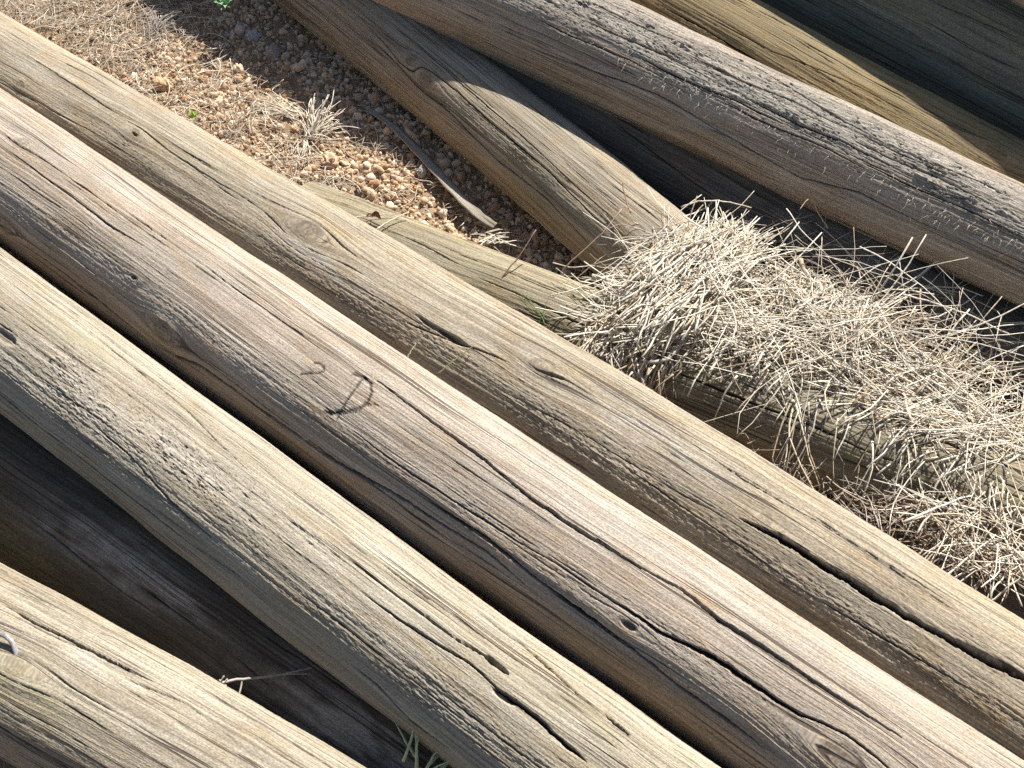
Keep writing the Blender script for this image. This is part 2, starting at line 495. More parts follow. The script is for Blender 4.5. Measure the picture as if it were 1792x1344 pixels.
    for end, (row, tdir) in enumerate(((0, -T[0]), (nr - 1, T[-1]))):
        prev = row * nc + np.arange(nc)
        for q, fr in enumerate((0.985, 0.9, 0.7, 0.5, 0.3, 0.1, 0.01)):
            ring = pos[row] + (pts3[row] - pos[row]) * fr
            ang = th
            chk = np.exp(-((np.sin(ang * 1.5 + seed)) / 0.04) ** 2) * 0.012 * fr
            ring = ring + tdir * (0.003 * (1 - fr) * 0 + 0.004 * (fr < 0.96) - 0.0 - chk[:, None] + 0.0015 * pn(ang * 9, ang * 0 + fr * 9, seed)[:, None])
            idx = off + np.arange(nc); off += nc
            caps_v.append(ring)
            a = prev; b = np.roll(prev, -1); c = np.roll(idx, -1); d = idx
            caps_f.append(np.stack([a, b, c, d], -1) if end == 1 else np.stack([d, c, b, a], -1))
            capU.append(np.stack([np.full(nc, fr * 0.06), np.full(nc, fr * rm), np.full(nc, seed)], -1))
            prev = idx
    verts = np.r_[verts, np.concatenate(caps_v)]
    quads = np.r_[quads, np.concatenate(caps_f)]
    if np.linalg.det(np.stack([N[0], B[0], T[0]])) < 0: quads = quads[:, ::-1]
    ob = raw_mesh('wooden_post', verts, quads.ravel(), 4, mat)
    nE = len(verts) - nr * nc
    gr = np.stack([S + seed, G + seed * 0.37, np.full(S.shape, seed * 1.7)], -1).reshape(-1, 3)
    attr_vec(ob.data, 'grain', np.r_[gr, np.concatenate(capU)])
    z = np.zeros((nE, 4)); z[:, 3] = 1
    attr_color(ob.data, 'wear_shade', np.r_[wear_shade.reshape(-1, 4), z])
    attr_color(ob.data, 'tint', np.r_[tint.reshape(-1, 4), z])
    tag(ob, label, 'wooden post', GRP)
    info = dict(loc=loc, base=pts3, dirs=dirs, T=T, rad=rad, rm=rm, pos=pos)
    print('post', label[:40], 'r', [round(float(rad[int(k)]), 4) for k in np.linspace(0, nr - 1, 5)], 'verts', nr * nc)
    return ob, info

PALE = (0.60, 0.53, 0.415); DEEP = (0.33, 0.26, 0.18); GOLD = (0.53, 0.385, 0.21); GREY = (0.52, 0.47, 0.385)
m_std = wood_material('weathered_pine', PALE, DEEP, GOLD, GREY)
m_white = wood_material('bleached_pine', (0.63, 0.555, 0.48), (0.36, 0.28, 0.21), (0.53, 0.385, 0.245), (0.54, 0.485, 0.42))
m_grey = wood_material('grey_pine', (0.585, 0.54, 0.455), (0.32, 0.275, 0.205), (0.50, 0.39, 0.24), (0.49, 0.45, 0.375))
m_dark = wood_material('dark_pine', (0.24, 0.205, 0.16), (0.12, 0.10, 0.075), (0.21, 0.16, 0.095), (0.20, 0.185, 0.16))  # uniformly darker wood tones, for posts B and K
m_gold = wood_material('golden_pine', (0.52, 0.41, 0.22), (0.30, 0.21, 0.10), (0.50, 0.34, 0.14), (0.47, 0.385, 0.23))
m_green = wood_material('greenish_pine', (0.55, 0.49, 0.355), (0.28, 0.23, 0.145), (0.48, 0.38, 0.20), (0.46, 0.42, 0.31))

m_tan = wood_material('tan_pine', (0.47, 0.42, 0.335), (0.26, 0.22, 0.155), (0.42, 0.325, 0.20), (0.39, 0.355, 0.29))
m_olive = wood_material('shaded_olive_pine', (0.40, 0.37, 0.27), (0.22, 0.19, 0.12), (0.38, 0.31, 0.175), (0.34, 0.325, 0.26))  # pale wood darkened in colour to carry the deep shade on J
# A : corner post, bottom left
pA, iA = make_post('pale grey post in the bottom left corner with a metal staple in it',
    [(-300, 835), (0, 993), (84, 1036), (187, 1098), (335, 1172), (418, 1222), (502, 1269), (600, 1333), (760, 1425)],
    [(-450, 1060), (0, 1305), (300, 1475), (640, 1680)], -260, 760, 0.135, 0.145, m_tan, 1, ext=(0.35, 0.5),
    cracks=[([(0, 1053), (60, 1090), (140, 1128), (200, 1160), (280, 1198)], 0.0022), ([(0, 1062), (40, 1085), (110, 1122), (190, 1152)], 0.001),
            ([(30, 1140), (120, 1200), (230, 1262)], 0.0008), ([(200, 1180), (330, 1235), (450, 1330)], 0.0009)],
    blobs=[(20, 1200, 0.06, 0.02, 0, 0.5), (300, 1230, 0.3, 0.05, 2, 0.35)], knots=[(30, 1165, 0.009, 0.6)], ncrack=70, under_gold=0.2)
# B : in the shade between A and C
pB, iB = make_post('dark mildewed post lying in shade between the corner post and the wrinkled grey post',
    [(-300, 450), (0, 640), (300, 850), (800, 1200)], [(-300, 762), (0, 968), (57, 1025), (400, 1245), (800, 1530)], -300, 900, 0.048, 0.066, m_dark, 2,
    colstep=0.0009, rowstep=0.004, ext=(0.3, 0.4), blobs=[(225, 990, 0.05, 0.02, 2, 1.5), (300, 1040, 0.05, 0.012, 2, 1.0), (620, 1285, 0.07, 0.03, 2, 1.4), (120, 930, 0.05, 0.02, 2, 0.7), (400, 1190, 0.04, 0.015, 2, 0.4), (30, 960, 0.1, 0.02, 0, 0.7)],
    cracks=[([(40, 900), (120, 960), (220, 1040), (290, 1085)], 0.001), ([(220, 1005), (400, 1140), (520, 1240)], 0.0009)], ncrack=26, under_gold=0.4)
# C : wrinkled, lower middle
pC, iC = make_post('wrinkled grey post with mossy patch and raised splits, nearest the bottom centre',
    [(-200, 290), (0, 440), (100, 517), (301, 647), (469, 768), (600, 872), (814, 1041), (1002, 1162), (1200, 1299), (1400, 1440)],
    [(-200, 565), (0, 714), (110, 801), (231, 899), (318, 968), (435, 1055), (600, 1190), (680, 1249), (787, 1339), (1000, 1495)],
    -180, 1330, 0.185, 0.175, m_grey, 3, rowstep=0.0018, ext=(0.35, 0.4), ncrack=95,
    cracks=[([(30, 490), (130, 560), (240, 645), (330, 720), (380, 770), (455, 845)], 0.0012), ([(828, 1062), (870, 1098), (915, 1128), (960, 1172), (1010, 1215), (1050, 1245), (1060, 1252)], 0.0026),
            ([(1058, 1250), (1104, 1290)], 0.0026), ([(600, 970), (720, 1060), (800, 1120), (850, 1150), (892, 1180)], 0.0015), ([(845, 1145), (892, 1182)], 0.003),
            ([(600, 1010), (700, 1085), (820, 1160), (900, 1230), (980, 1290), (1020, 1330)], 0.0013), ([(858, 1200), (886, 1215), (935, 1255), (1030, 1338)], 0.0024),
            ([(160, 740), (230, 800), (300, 880), (380, 950)], 0.0014), ([(600, 1150), (660, 1200), (720, 1262), (800, 1320)], 0.0014)],
    rough_zone=[(150, 700, 0.14, 0.03, 0.85), (60, 600, 0.07, 0.022, 0.6), (760, 1200, 0.22, 0.022, 0.6), (420, 900, 0.16, 0.02, 0.5)],
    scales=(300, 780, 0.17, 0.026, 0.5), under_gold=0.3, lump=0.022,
    blobs=[(140, 600, 0.05, 0.016, 0, 0.45), (220, 700, 0.07, 0.012, 1, 0.6), (700, 1020, 0.2, 0.02, 0, 0.10), (1010, 1240, 0.09, 0.022, 0, 0.28), (100, 700, 0.12, 0.02, 2, 0.5), (500, 800, 0.3, 0.015, 2, 0.4)],
    dents=[(10, 590, 0.016, 0.006, 0.004), (880, 1220, 0.012, 0.003, 0.005)])
# D : bleached post with the marks
pD, iD = make_post('bleached pinkish post with the dark hand-drawn marks, in the middle of the pile',
    [(-200, 20), (0, 157), (201, 288), (435, 445), (600, 549), (767, 661), (935, 768), (1119, 899), (1192, 938), (1426, 1092), (1594, 1212), (1792, 1333), (1900, 1405)],
    [(-200, 275), (0, 425), (156, 541), (290, 639), (384, 702), (585, 850), (756, 984), (890, 1073), (1000, 1158), (1134, 1245), (1257, 1334), (1450, 1470)],
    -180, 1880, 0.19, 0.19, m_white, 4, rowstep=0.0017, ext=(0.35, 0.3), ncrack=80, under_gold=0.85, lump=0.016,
    cracks=[([(180, 340), (300, 425), (450, 530), (560, 605), (632, 652)], 0.0009), ([(635, 648), (720, 712), (850, 806), (930, 872), (1010, 925), (1110, 985), (1190, 1030), (1260, 1085), (1330, 1130), (1400, 1175), (1450, 1210), (1560, 1280), (1700, 1370)], 0.0024),
            ([(1050, 1040), (1150, 1105), (1250, 1150), (1330, 1205), (1400, 1252), (1480, 1285), (1540, 1330), (1580, 1370)], 0.0026),
            ([(0, 430 - 32), (60, 440), (150, 510), (250, 590), (350, 640), (450, 710), (560, 790), (700, 870), (850, 965), (950, 1050)], 0.0022),
            ([(740, 870), (850, 940), (960, 1030), (1010, 1065), (1100, 1130), (1180, 1195), (1260, 1250), (1350, 1320)], 0.0022), ([(0, 250), (90, 320), (200, 400), (330, 480)], 0.001),
            ([(600, 740), (720, 830), (860, 920), (980, 990), (1060, 1045), (1140, 1100)], 0.0012), ([(1150, 905), (1300, 1010), (1480, 1130), (1700, 1290)], 0.0009)],
    knots=[(288, 578, 0.010, 1.0), (10, 395, 0.009, 0.8), (235, 488, 0.004, 0.6), (40, 250, 0.006, 0.4), (1095, 1092, 0.006, 0.5), (1475, 1330, 0.012, 0.8)],
    rough_zone=[(330, 560, 0.25, 0.006, 0.45), (880, 930, 0.10, 0.010, 0.6), (1250, 1160, 0.12, 0.014, 0.45), (250, 300, 0.2, 0.01, 0.25)],
    dents=[(232, 485, 0.004, 0.0025, 0.006), (1100, 1095, 0.007, 0.003, 0.005)],
    blobs=[(600, 480 + 90, 0.12, 0.006, 1, 0.6), (60, 190, 0.15, 0.012, 1, 0.45), (1230, 1050, 0.06, 0.006, 1, 0.7), (980, 860, 0.05, 0.02, 2, 0.8), (80, 320, 0.12, 0.018, 1, 0.5), (700, 640, 0.25, 0.02, 2, 0.5), (1150, 960, 0.2, 0.03, 2, 0.5), (1150, 1200, 0.12, 0.02, 1, 0.9), (280, 590, 0.03, 0.012, 0, 0.35)],
    marks=[([(549, 634), (559, 635), (567, 642), (566, 649), (556, 654), (543, 653), (527, 656)], 0.0015), ([(617, 655), (637, 661), (649, 671), (651, 688), (644, 704), (632, 714), (612, 720), (590, 722), (568, 722)], 0.0021),
           ([(634, 664), (610, 700), (590, 732)], 0.0017), ([(567, 719), (580, 727), (604, 717)], 0.0016), ([(640, 712), (656, 707)], 0.001), ([(641, 708), (628, 722)], 0.001), ([(622, 652), (640, 664), (650, 672)], 0.0018), ([(572, 715), (592, 727), (622, 722), (646, 706), (662, 710)], 0.0010)])
# E : fibrous cream post
def off(pts, a, b): return [(x, y + a + b * x) for x, y in pts]
Eu = [(-200, -100), (0, 17), (201, 137), (402, 258), (552, 342), (751, 460), (918, 554), (985, 588), (1200, 711), (1343, 802), (1483, 898), (1694, 1028), (1792, 1088), (1950, 1185)]
pE, iE = make_post('cream post with fuzzy fibrous flank and a wide split, behind the marked post',
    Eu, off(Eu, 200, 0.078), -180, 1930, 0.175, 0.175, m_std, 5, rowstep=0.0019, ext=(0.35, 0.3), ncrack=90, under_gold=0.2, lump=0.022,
    cracks=[([(1290, 905), (1350, 935), (1420, 975), (1500, 1025), (1580, 1075), (1680, 1130), (1792, 1188), (1850, 1220)], 0.0048),
            ([(0, 66), (100, 130), (230, 215), (350, 300), (470, 370)], 0.001), ([(260, 225), (420, 320), (600, 430), (680, 480)], 0.0008), ([(1100, 700), (1300, 840), (1560, 990), (1740, 1100)], 0.0011),
            ([(900, 620), (1050, 700), (1200, 790)], 0.0008), ([(1030, 775), (1200, 890), (1400, 1030), (1600, 1150), (1792, 1260)], 0.0009), ([(700, 560), (800, 600), (905, 640)], 0.0012)],
    knots=[(540, 405, 0.012, 0.8), (235, 235, 0.006, 0.6), (35, 148, 0.005, 0.5), (950, 645, 0.010, 0.5), (1340, 910, 0.005, 0.3)],
    rough_zone=[(640, 545, 0.13, 0.012, 0.8), (760, 590, 0.10, 0.010, 0.9), (960, 745, 0.07, 0.018, 1.0), (1080, 810, 0.10, 0.018, 0.9), (1300, 960, 0.2, 0.012, 0.7), (1550, 1120, 0.2, 0.012, 0.7),
                (1650, 1090, 0.08, 0.016, 0.8), (300, 300, 0.2, 0.010, 0.3)],
    dents=[(790, 590, 0.022, 0.0035, 0.006), (765, 575, 0.03, 0.003, 0.004), (237, 236, 0.005, 0.002, 0.005)],
    blobs=[(1520, 990, 0.05, 0.01, 1, 0.6), (560, 460, 0.08, 0.01, 2, 0.9), (1150, 760, 0.08, 0.012, 2, 0.8), (1700, 1230, 0.05, 0.012, 1, 0.6), (60, 120, 0.1, 0.014, 2, 0.5), (700, 545, 0.2, 0.02, 1, 0.35), (430, 320, 0.14, 0.012, 2, 0.6), (1000, 700, 0.3, 0.02, 2, 0.35), (1000, 800, 0.1, 0.012, 3, 0.5), (350, 280, 0.25, 0.02, 0, 0.22)])
# F : low post under the straw
Fu = [(500, 297), (600, 337), (700, 374), (888, 449), (1085, 522), (1300, 604), (1500, 682), (1792, 796), (1950, 858)]
pF, iF = make_post('low weathered post half buried under the heap of dry straw',
    Fu, off(Fu, 128, 0.048), 556, 1950, 0.058, 0.062, m_green, 6, ext=(0, 0.3), ncrack=90, lump=0.02,
    cracks=[([(820, 480), (900, 512), (1000, 560), (1100, 605), (1192, 655), (1300, 700), (1420, 745), (1540, 800), (1660, 838)], 0.0018), ([(620, 375), (720, 420), (820, 470)], 0.0009), ([(760, 425), (900, 480), (1050, 545)], 0.0008)],
    rough_zone=[(1020, 590, 0.10, 0.012, 0.7), (600, 345, 0.04, 0.02, 0.8)], under_gold=0.1,
    blobs=[(1000, 585, 0.09, 0.014, 0, 0.6), (850, 500, 0.05, 0.01, 1, 0.6), (1200, 620, 0.3, 0.02, 2, 0.3)])
# G : steep shaded post
pG, iG = make_post('half shaded brownish post lying at a steeper angle beside the red gravel',
    [(600, -100), (726, 0), (885, 127), (1002, 214), (1152, 341), (1250, 424)], [(340, -95), (469, 0), (600, 98), (834, 295), (1002, 442), (1084, 518), (1200, 625)],
    560, 1245, 0.046, 0.074, m_std, 7, ext=(0.5, 0), ncrack=75, lump=0.02, under_gold=0.5,
    cracks=[([(620, 20), (700, 110), (800, 160), (860, 215), (960, 300), (1040, 380), (1110, 430)], 0.0013), ([(690, 50), (790, 130), (900, 225), (990, 310), (1090, 400)], 0.0012),
            ([(640, 60), (720, 140), (780, 190), (870, 280), (960, 350), (1080, 480)], 0.0015)],
    knots=[(745, 140, 0.011, 0.8), (720, 105, 0.008, 0.6)], blobs=[(900, 280, 0.08, 0.02, 0, 0.25), (900, 330, 0.2, 0.02, 1, 0.35), (940, 340, 0.04, 0.012, 0, 0.4)],
    rough_zone=[(900, 260, 0.06, 0.014, 0.5), (940, 330, 0.06, 0.01, 0.5)])
# K : deep in the shade
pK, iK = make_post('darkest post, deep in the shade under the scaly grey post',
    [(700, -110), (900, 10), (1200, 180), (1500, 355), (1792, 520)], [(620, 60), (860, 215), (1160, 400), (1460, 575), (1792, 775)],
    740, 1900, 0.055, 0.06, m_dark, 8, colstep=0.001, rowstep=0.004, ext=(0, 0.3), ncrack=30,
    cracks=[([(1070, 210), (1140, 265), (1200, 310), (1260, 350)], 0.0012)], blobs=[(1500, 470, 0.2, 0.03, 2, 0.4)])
# H : scaly top
Hu = [(800, -133), (1085, 1), (1192, 50), (1443, 163), (1594, 246), (1792, 326), (1950, 398)]
Hl = [(500, -72), (650, 2), (834, 90), (935, 144), (1200, 258), (1393, 340), (1590, 449), (1778, 537), (1950, 612)]
pH, iH = make_post('scaly grey post with flaking cracked top and smooth pinkish brown flank',
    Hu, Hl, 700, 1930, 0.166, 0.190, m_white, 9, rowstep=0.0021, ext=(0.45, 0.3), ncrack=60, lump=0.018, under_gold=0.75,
    scales=(1330, 150, 0.46, 0.040, 1.0), cracks=[([(1000, 23), (1080, 63), (1160, 94), (1240, 136)], 0.0013),([(1100, 91), (1200, 141), (1280, 172), (1380, 223)], 0.0016),([(1180, 84), (1300, 143), (1400, 183), (1500, 234)], 0.0014),([(1300, 170), (1400, 219), (1480, 250), (1580, 301)], 0.0019),([(1250, 172), (1350, 221), (1450, 261), (1530, 303)], 0.0014),([(1480, 238), (1560, 278), (1640, 309), (1740, 360)], 0.0015),([(1500, 280), (1600, 329), (1700, 370), (1790, 416)], 0.0017),([(1560, 250), (1640, 290), (1720, 321), (1790, 358)], 0.0012),([(930, 29), (1000, 64), (1100, 104), (1180, 146)], 0.0013),([(1000, -10), (1100, 38), (1200, 79), (1300, 130)], 0.0011),([(1192, 60), (1300, 105), (1392, 160), (1480, 215), (1620, 285), (1792, 350)], 0.0016),
            ([(850, 55), (1000, 110), (1150, 165), (1250, 225), (1400, 310), (1500, 335), (1600, 385), (1750, 450)], 0.0012), ([(700, 12), (900, 95), (1080, 190), (1300, 270)], 0.0007)],
    blobs=[(1150, 215, 0.5, 0.02, 1, 0.3), (1250, 120, 0.3, 0.02, 2, 0.5)])
# I : golden
Iu = [(1100, -118), (1326, 4), (1443, 72), (1560, 134), (1694, 201), (1792, 254), (1950, 335)]
pI, iI = make_post('golden yellow post partly in shadow, wedged behind the scaly post',
    Iu, off(Iu, 205, 0.0), 980, 1930, 0.160, 0.150, m_gold, 10, ext=(0.45, 0.3), ncrack=75,
    cracks=[([(1192, 25), (1280, 80), (1340, 115), (1420, 160), (1500, 195)], 0.0016), ([(1200, 10), (1350, 90), (1500, 150), (1620, 215)], 0.0009)],
    rough_zone=[(1550, 190, 0.08, 0.008, 0.4)], knots=[(1745, 268, 0.01, 0.7)])
# J : dark behind
Ju = [(1300, -255), (1500, -150), (1700, -48), (1792, -2), (1950, 78)]
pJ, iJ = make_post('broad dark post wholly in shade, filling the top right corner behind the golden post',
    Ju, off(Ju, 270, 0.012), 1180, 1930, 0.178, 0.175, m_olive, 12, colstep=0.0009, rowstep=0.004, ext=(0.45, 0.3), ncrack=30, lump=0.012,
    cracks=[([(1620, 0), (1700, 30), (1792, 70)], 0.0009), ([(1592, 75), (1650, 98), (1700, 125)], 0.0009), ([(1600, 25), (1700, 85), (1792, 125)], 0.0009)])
# M : lies across the others just outside the frame, throws the shade over I and J
S3 = np.array(sd)
def surf(info, px, py, h=0.0):
    _, _, i, j = info['loc'](px, py)
    return info['base'][i, j] + info['dirs'][i, j] * h
q1, q2 = surf(iI, 1452, 84), surf(iI, 1742, 292)
a1, a2 = q1 + S3 * 0.30, q2 + S3 * 0.30
dv = (a2 - a1) / np.linalg.norm(a2 - a1)
nn = np.cross(dv, S3); nn /= np.linalg.norm(nn)
if nn @ np.array([0.62, 0.78, 0.0]) < 0: nn = -nn
def tube_post(label, p0, p1, r, mat, seed):
    """a simple straight round post between two world points"""
    n = 260; m = 150
    t = np.linspace(0, 1, n); pos = p0 + (p1 - p0) * t[:, None]
    T = (p1 - p0) / np.linalg.norm(p1 - p0); L = np.linalg.norm(p1 - p0)
    N = np.cross(T, [0, 0, 1]); N /= np.linalg.norm(N); B = np.cross(T, N)
    th = np.linspace(0, 2 * np.pi, m, endpoint=False)
    S = np.repeat((t * L)[:, None], m, 1); TH = np.repeat(th[None], n, 0); G = TH * r + 0.004 * pn(S * 3, np.cos(TH) * 2, seed)
    H = 0.02 * r * fbm(S * 5, np.cos(TH) + seed, seed, 3) + 0.0005 * pn(S * 5, G * 200, seed)
    P = pos[:, None] + (np.cos(TH)[..., None] * N + np.sin(TH)[..., None] * B) * (r + H)[..., None]
    V = P.reshape(-1, 3); i = np.arange(n - 1)[:, None] * m; j = np.arange(m)[None]; jn = (j + 1) % m
    Q = [np.stack([i + j, i + jn, i + m + jn, i + m + j], -1).reshape(-1, 4)]
    ex = []; off = len(V)
    gr = [np.stack([S + seed, G, np.full(S.shape, seed)], -1).reshape(-1, 3)]
    for row, td in ((0, -T), (n - 1, T)):
        prev = row * m + np.arange(m)
        for fr in (0.95, 0.6, 0.3, 0.02):
            ring = pos[row] + (P[row] - pos[row]) * fr + td * 0.003
            idx = off + np.arange(m); off += m; ex.append(ring)
            Q.append(np.stack([prev, np.roll(prev, -1), np.roll(idx, -1), idx], -1)[:, ::(1 if row else -1)])
            gr.append(np.stack([np.full(m, fr * .06), np.full(m, fr * r), np.full(m, seed)], -1)); prev = idx
    V = np.r_[V, np.concatenate(ex)]
    o = raw_mesh('wooden_post', V, np.concatenate(Q).ravel(), 4, mat)
    z = np.zeros((len(V), 4)); z[:, 3] = 1
    attr_vec(o.data, 'grain', np.concatenate(gr)); attr_color(o.data, 'wear_shade', z); attr_color(o.data, 'tint', z)
    return tag(o, label, 'wooden post', GRP)
rM = 0.115
tube_post('post at the extreme top right corner, almost wholly outside the frame',
          a1 + nn * rM - dv * 0.75, a2 + nn * rM + dv * 0.5, rM, m_grey, 21)

# ------------------------------------------------------------------ ground
def nonuni(a, b, fa, fb, fine, coarse_n):
    return np.unique(np.r_[np.linspace(a, fa, coarse_n) , np.arange(fa, fb, fine), np.linspace(fb, b, coarse_n)])
gx = nonuni(-12, 12, -0.78, 0.05, 0.0026, 60); gy = nonuni(-6, 14, 0.0, 1.05, 0.0028, 60)
GX, GY = np.meshgrid(gx, gy, indexing='ij')
GZ = 0.007 * fbm(GX * 9, GY * 9, 300, 3) + 0.0032 * fbm(GX * 60, GY * 60, 310, 4, 0.6) + 0.0016 * pn(GX * 260, GY * 260, 320) - 0.004
GZ = GZ - 0.014 * np.exp(-((GX + 0.24) ** 2 + (GY - 0.29) ** 2) / 0.05 ** 2) * 0.5
nx, ny = GX.shape
i = np.arange(nx - 1)[:, None] * ny; j = np.arange(ny - 1)[None]
gq = np.stack([i + j, i + ny + j, i + ny + j + 1, i + j + 1], -1).reshape(-1, 4)
k = NT('red_soil')
tc = k.n('ShaderNodeTexCoord').outputs['Object']
n_a = k.noise(tc, 45, 5, 0.6); n_b = k.noise(tc, 420, 4, 0.65); n_c = k.noise(tc, 9, 3, 0.5)
c = k.mix(k.maprange(n_a, 0.35, 0.68), (0.32, 0.22, 0.13), (0.44, 0.335, 0.22))
c = k.mix(k.maprange(n_b, 0.35, 0.7, 0, 0.6), c, (0.17, 0.095, 0.055))
c = k.mix(k.maprange(n_c, 0.5, 0.7, 0, 0.5), c, (0.28, 0.21, 0.14))
m_soil = k.out(c, 0.95, 0.1, n_b, 0.004, 0.9)
g = raw_mesh('ground', np.stack([GX, GY, GZ], -1).reshape(-1, 3), gq.ravel(), 4, m_soil)
tag(g, kind='structure')
def ground_z(x, y):
    return 0.007 * fbm(x * 9, y * 9, 300, 3) + 0.0032 * fbm(x * 60, y * 60, 310, 4, 0.6) - 0.004 - 0.007 * np.exp(-((x + 0.24) ** 2 + (y - 0.29) ** 2) / 0.05 ** 2)

# ------------------------------------------------------------------ gravel
def ico(sub):
    import bmesh
    bm = bmesh.new(); bmesh.ops.create_icosphere(bm, subdivisions=sub, radius=1)
    v = np.array([q.co[:] for q in bm.verts]); f = np.array([[q.index for q in p.verts] for p in bm.faces]); bm.free()
    return v, f
m_stone = vcol_material('red_gravel', 0.9, 0.15, 500, 0.3)
def stones(name, cen, size, cols, sub=1, rng=RNG, jag=0.22, flat=0.7, smooth=False):
    v, f = ico(sub); n = len(cen); m = len(v)
    R = rng.normal(size=(n, 3, 3)); Q = np.linalg.qr(R)[0]
    sc = rng.uniform(0.65, 1.25, (n, 1, 3)); sc[..., 2] *= flat
    nz = 1 + jag * rng.uniform(-1, 1, (n, m, 1))
    if sub > 1:
        a = v[None] * 1.6 + rng.uniform(0, 50, (n, 1, 3))
        nz = 1 + jag * (fbm(a[..., 0] + a[..., 2], a[..., 1] - a[..., 2] * .7, 401, 4, 0.6)[..., None]) * 1.3
    P = v[None] * nz * sc
    P = np.einsum('nij,nmj->nmi', Q, P) * size[:, None, None]
    P = P + cen[:, None]
    F = (f[None] + (np.arange(n) * m)[:, None, None]).reshape(-1)
    o = raw_mesh(name, P.reshape(-1, 3), F, 3, m_stone, smooth=smooth)
    cc = np.repeat(cols[:, None], m, 1) * rng.uniform(0.85, 1.15, (n, m, 1))
    attr_color(o.data, 'col', np.concatenate([cc, np.ones((n, m, 1))], -1).reshape(-1, 4))
    return o
def stone_cols(n, rng=RNG):
    base = np.array([[0.56, 0.41, 0.265], [0.64, 0.51, 0.365], [0.45, 0.285, 0.16], [0.56, 0.45, 0.35], [0.31, 0.185, 0.10]])
    w = rng.choice(5, n, p=[.32, .27, .2, .11, .1])
    return base[w] * rng.uniform(0.8, 1.15, (n, 1))
n = 34000
x = RNG.uniform(-0.80, 0.12, n); y = RNG.uniform(0.0, 1.05, n)
dens = 0.55 + 0.6 * pn(x * 12, y * 12, 333)
keep = RNG.random(n) < np.clip(dens + 0.25, 0.15, 1)
x, y = x[keep], y[keep]; n = len(x)
sz = np.clip(RNG.lognormal(-5.85, 0.48, n), 0.0012, 0.0095)
sz *= np.where(pn(x * 8, y * 8, 350) > 0, 1.1, 0.85)
zz = ground_z(x, y) + sz * 0.35
gravel = stones('gravel', np.stack([x, y, zz], -1), sz, stone_cols(n), jag=0.3)
tag(gravel, 'reddish loose gravel scattered over the soil at the upper left', kind='stuff')
def one_stone(px, py, rp, label, col, z=0.0):
    p = unproj(px, py, 0.006 + z)
    rr = rp / 1350.0
    p[2] = ground_z(p[0], p[1]) + rr * 0.55
    o = stones('stone', np.zeros((1, 3)), np.array([rr]), np.array([col]), 4, np.random.default_rng(int(px)), 0.3, 0.8, True)
    o.location = p
    tag(o, label, 'stone', 'larger stones in the gravel')
one_stone(577, 283, 19, 'pale orange stone sitting alone in the hollow beside the dry grass tuft', (0.55, 0.40, 0.27))
one_stone(284, 148, 18, 'rounded tan stone in the sunlit gravel near the cream post', (0.56, 0.39, 0.22))
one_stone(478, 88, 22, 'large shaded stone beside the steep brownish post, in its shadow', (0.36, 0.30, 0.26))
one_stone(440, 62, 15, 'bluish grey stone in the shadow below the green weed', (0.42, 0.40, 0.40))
one_stone(417, 121, 14, 'cream stone at the edge between sunlit gravel and shadow', (0.60, 0.46, 0.32))
one_stone(643, 330, 12, 'small flat stone touching the broken end of the low post', (0.56, 0.42, 0.30))
one_stone(738, 300, 10, 'small grey stone lying beside the split wood sliver', (0.40, 0.36, 0.33))

# ------------------------------------------------------------------ stems
def stems(name, P, r, cols, mat, parent=None, flat=0.6, ns=4):
    """P (n,k,3) centre lines, r (n,k) radii, cols (n,3)"""
    n, kk, _ = P.shape
    T = np.gradient(P, axis=1); T /= np.linalg.norm(T, axis=2)[..., None] + 1e-12
    ref = np.broadcast_to(np.array([0.13, -0.21, 0.97]), T.shape)
    U = np.cross(T, ref); U /= np.linalg.norm(U, axis=2)[..., None] + 1e-9
    W = np.cross(U, T)
    an = np.arange(ns) / ns * 2 * np.pi
    ring = (np.cos(an)[None, None, :, None] * U[:, :, None] + flat * np.sin(an)[None, None, :, None] * W[:, :, None]) * r[:, :, None, None] + P[:, :, None]
    V = ring.reshape(-1, 3)
    i = (np.arange(n)[:, None, None] * kk + np.arange(kk - 1)[None, :, None]) * ns
    a = np.arange(ns)[None, None]; b = (a + 1) % ns
    Q = np.stack([i + a, i + b, i + ns + b, i + ns + a], -1).reshape(-1, 4)
    e0 = np.arange(n) * kk * ns; e1 = e0 + (kk - 1) * ns
    if ns == 4:
        Q = np.r_[Q, np.stack([e0 + 3, e0 + 2, e0 + 1, e0], -1), np.stack([e1, e1 + 1, e1 + 2, e1 + 3], -1)]
    o = raw_mesh(name, V, Q.ravel(), 4, mat, parent=parent)
    c = np.repeat(cols[:, None], kk * ns, 1).reshape(-1, 3)
    attr_color(o.data, 'col', np.c_[c, np.ones(len(c))])
    return o
m_straw = vcol_material('dry_straw', 0.6, 0.3, 260, 0.22)
m_leaf = vcol_material('green_leaf', 0.5, 0.35, 300, 0.2)

def straw_cols(n, kind, rng=RNG):
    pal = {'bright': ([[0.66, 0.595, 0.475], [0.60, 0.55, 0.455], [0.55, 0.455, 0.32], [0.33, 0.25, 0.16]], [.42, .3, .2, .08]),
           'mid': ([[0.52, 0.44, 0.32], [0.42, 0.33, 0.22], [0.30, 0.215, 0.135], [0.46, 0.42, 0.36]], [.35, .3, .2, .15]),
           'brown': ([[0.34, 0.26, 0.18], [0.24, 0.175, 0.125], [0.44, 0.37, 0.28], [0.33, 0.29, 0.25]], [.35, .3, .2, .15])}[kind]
    c = np.array(pal[0])[rng.choice(4, n, p=pal[1])]
    return c * rng.uniform(0.82, 1.12, (n, 1))

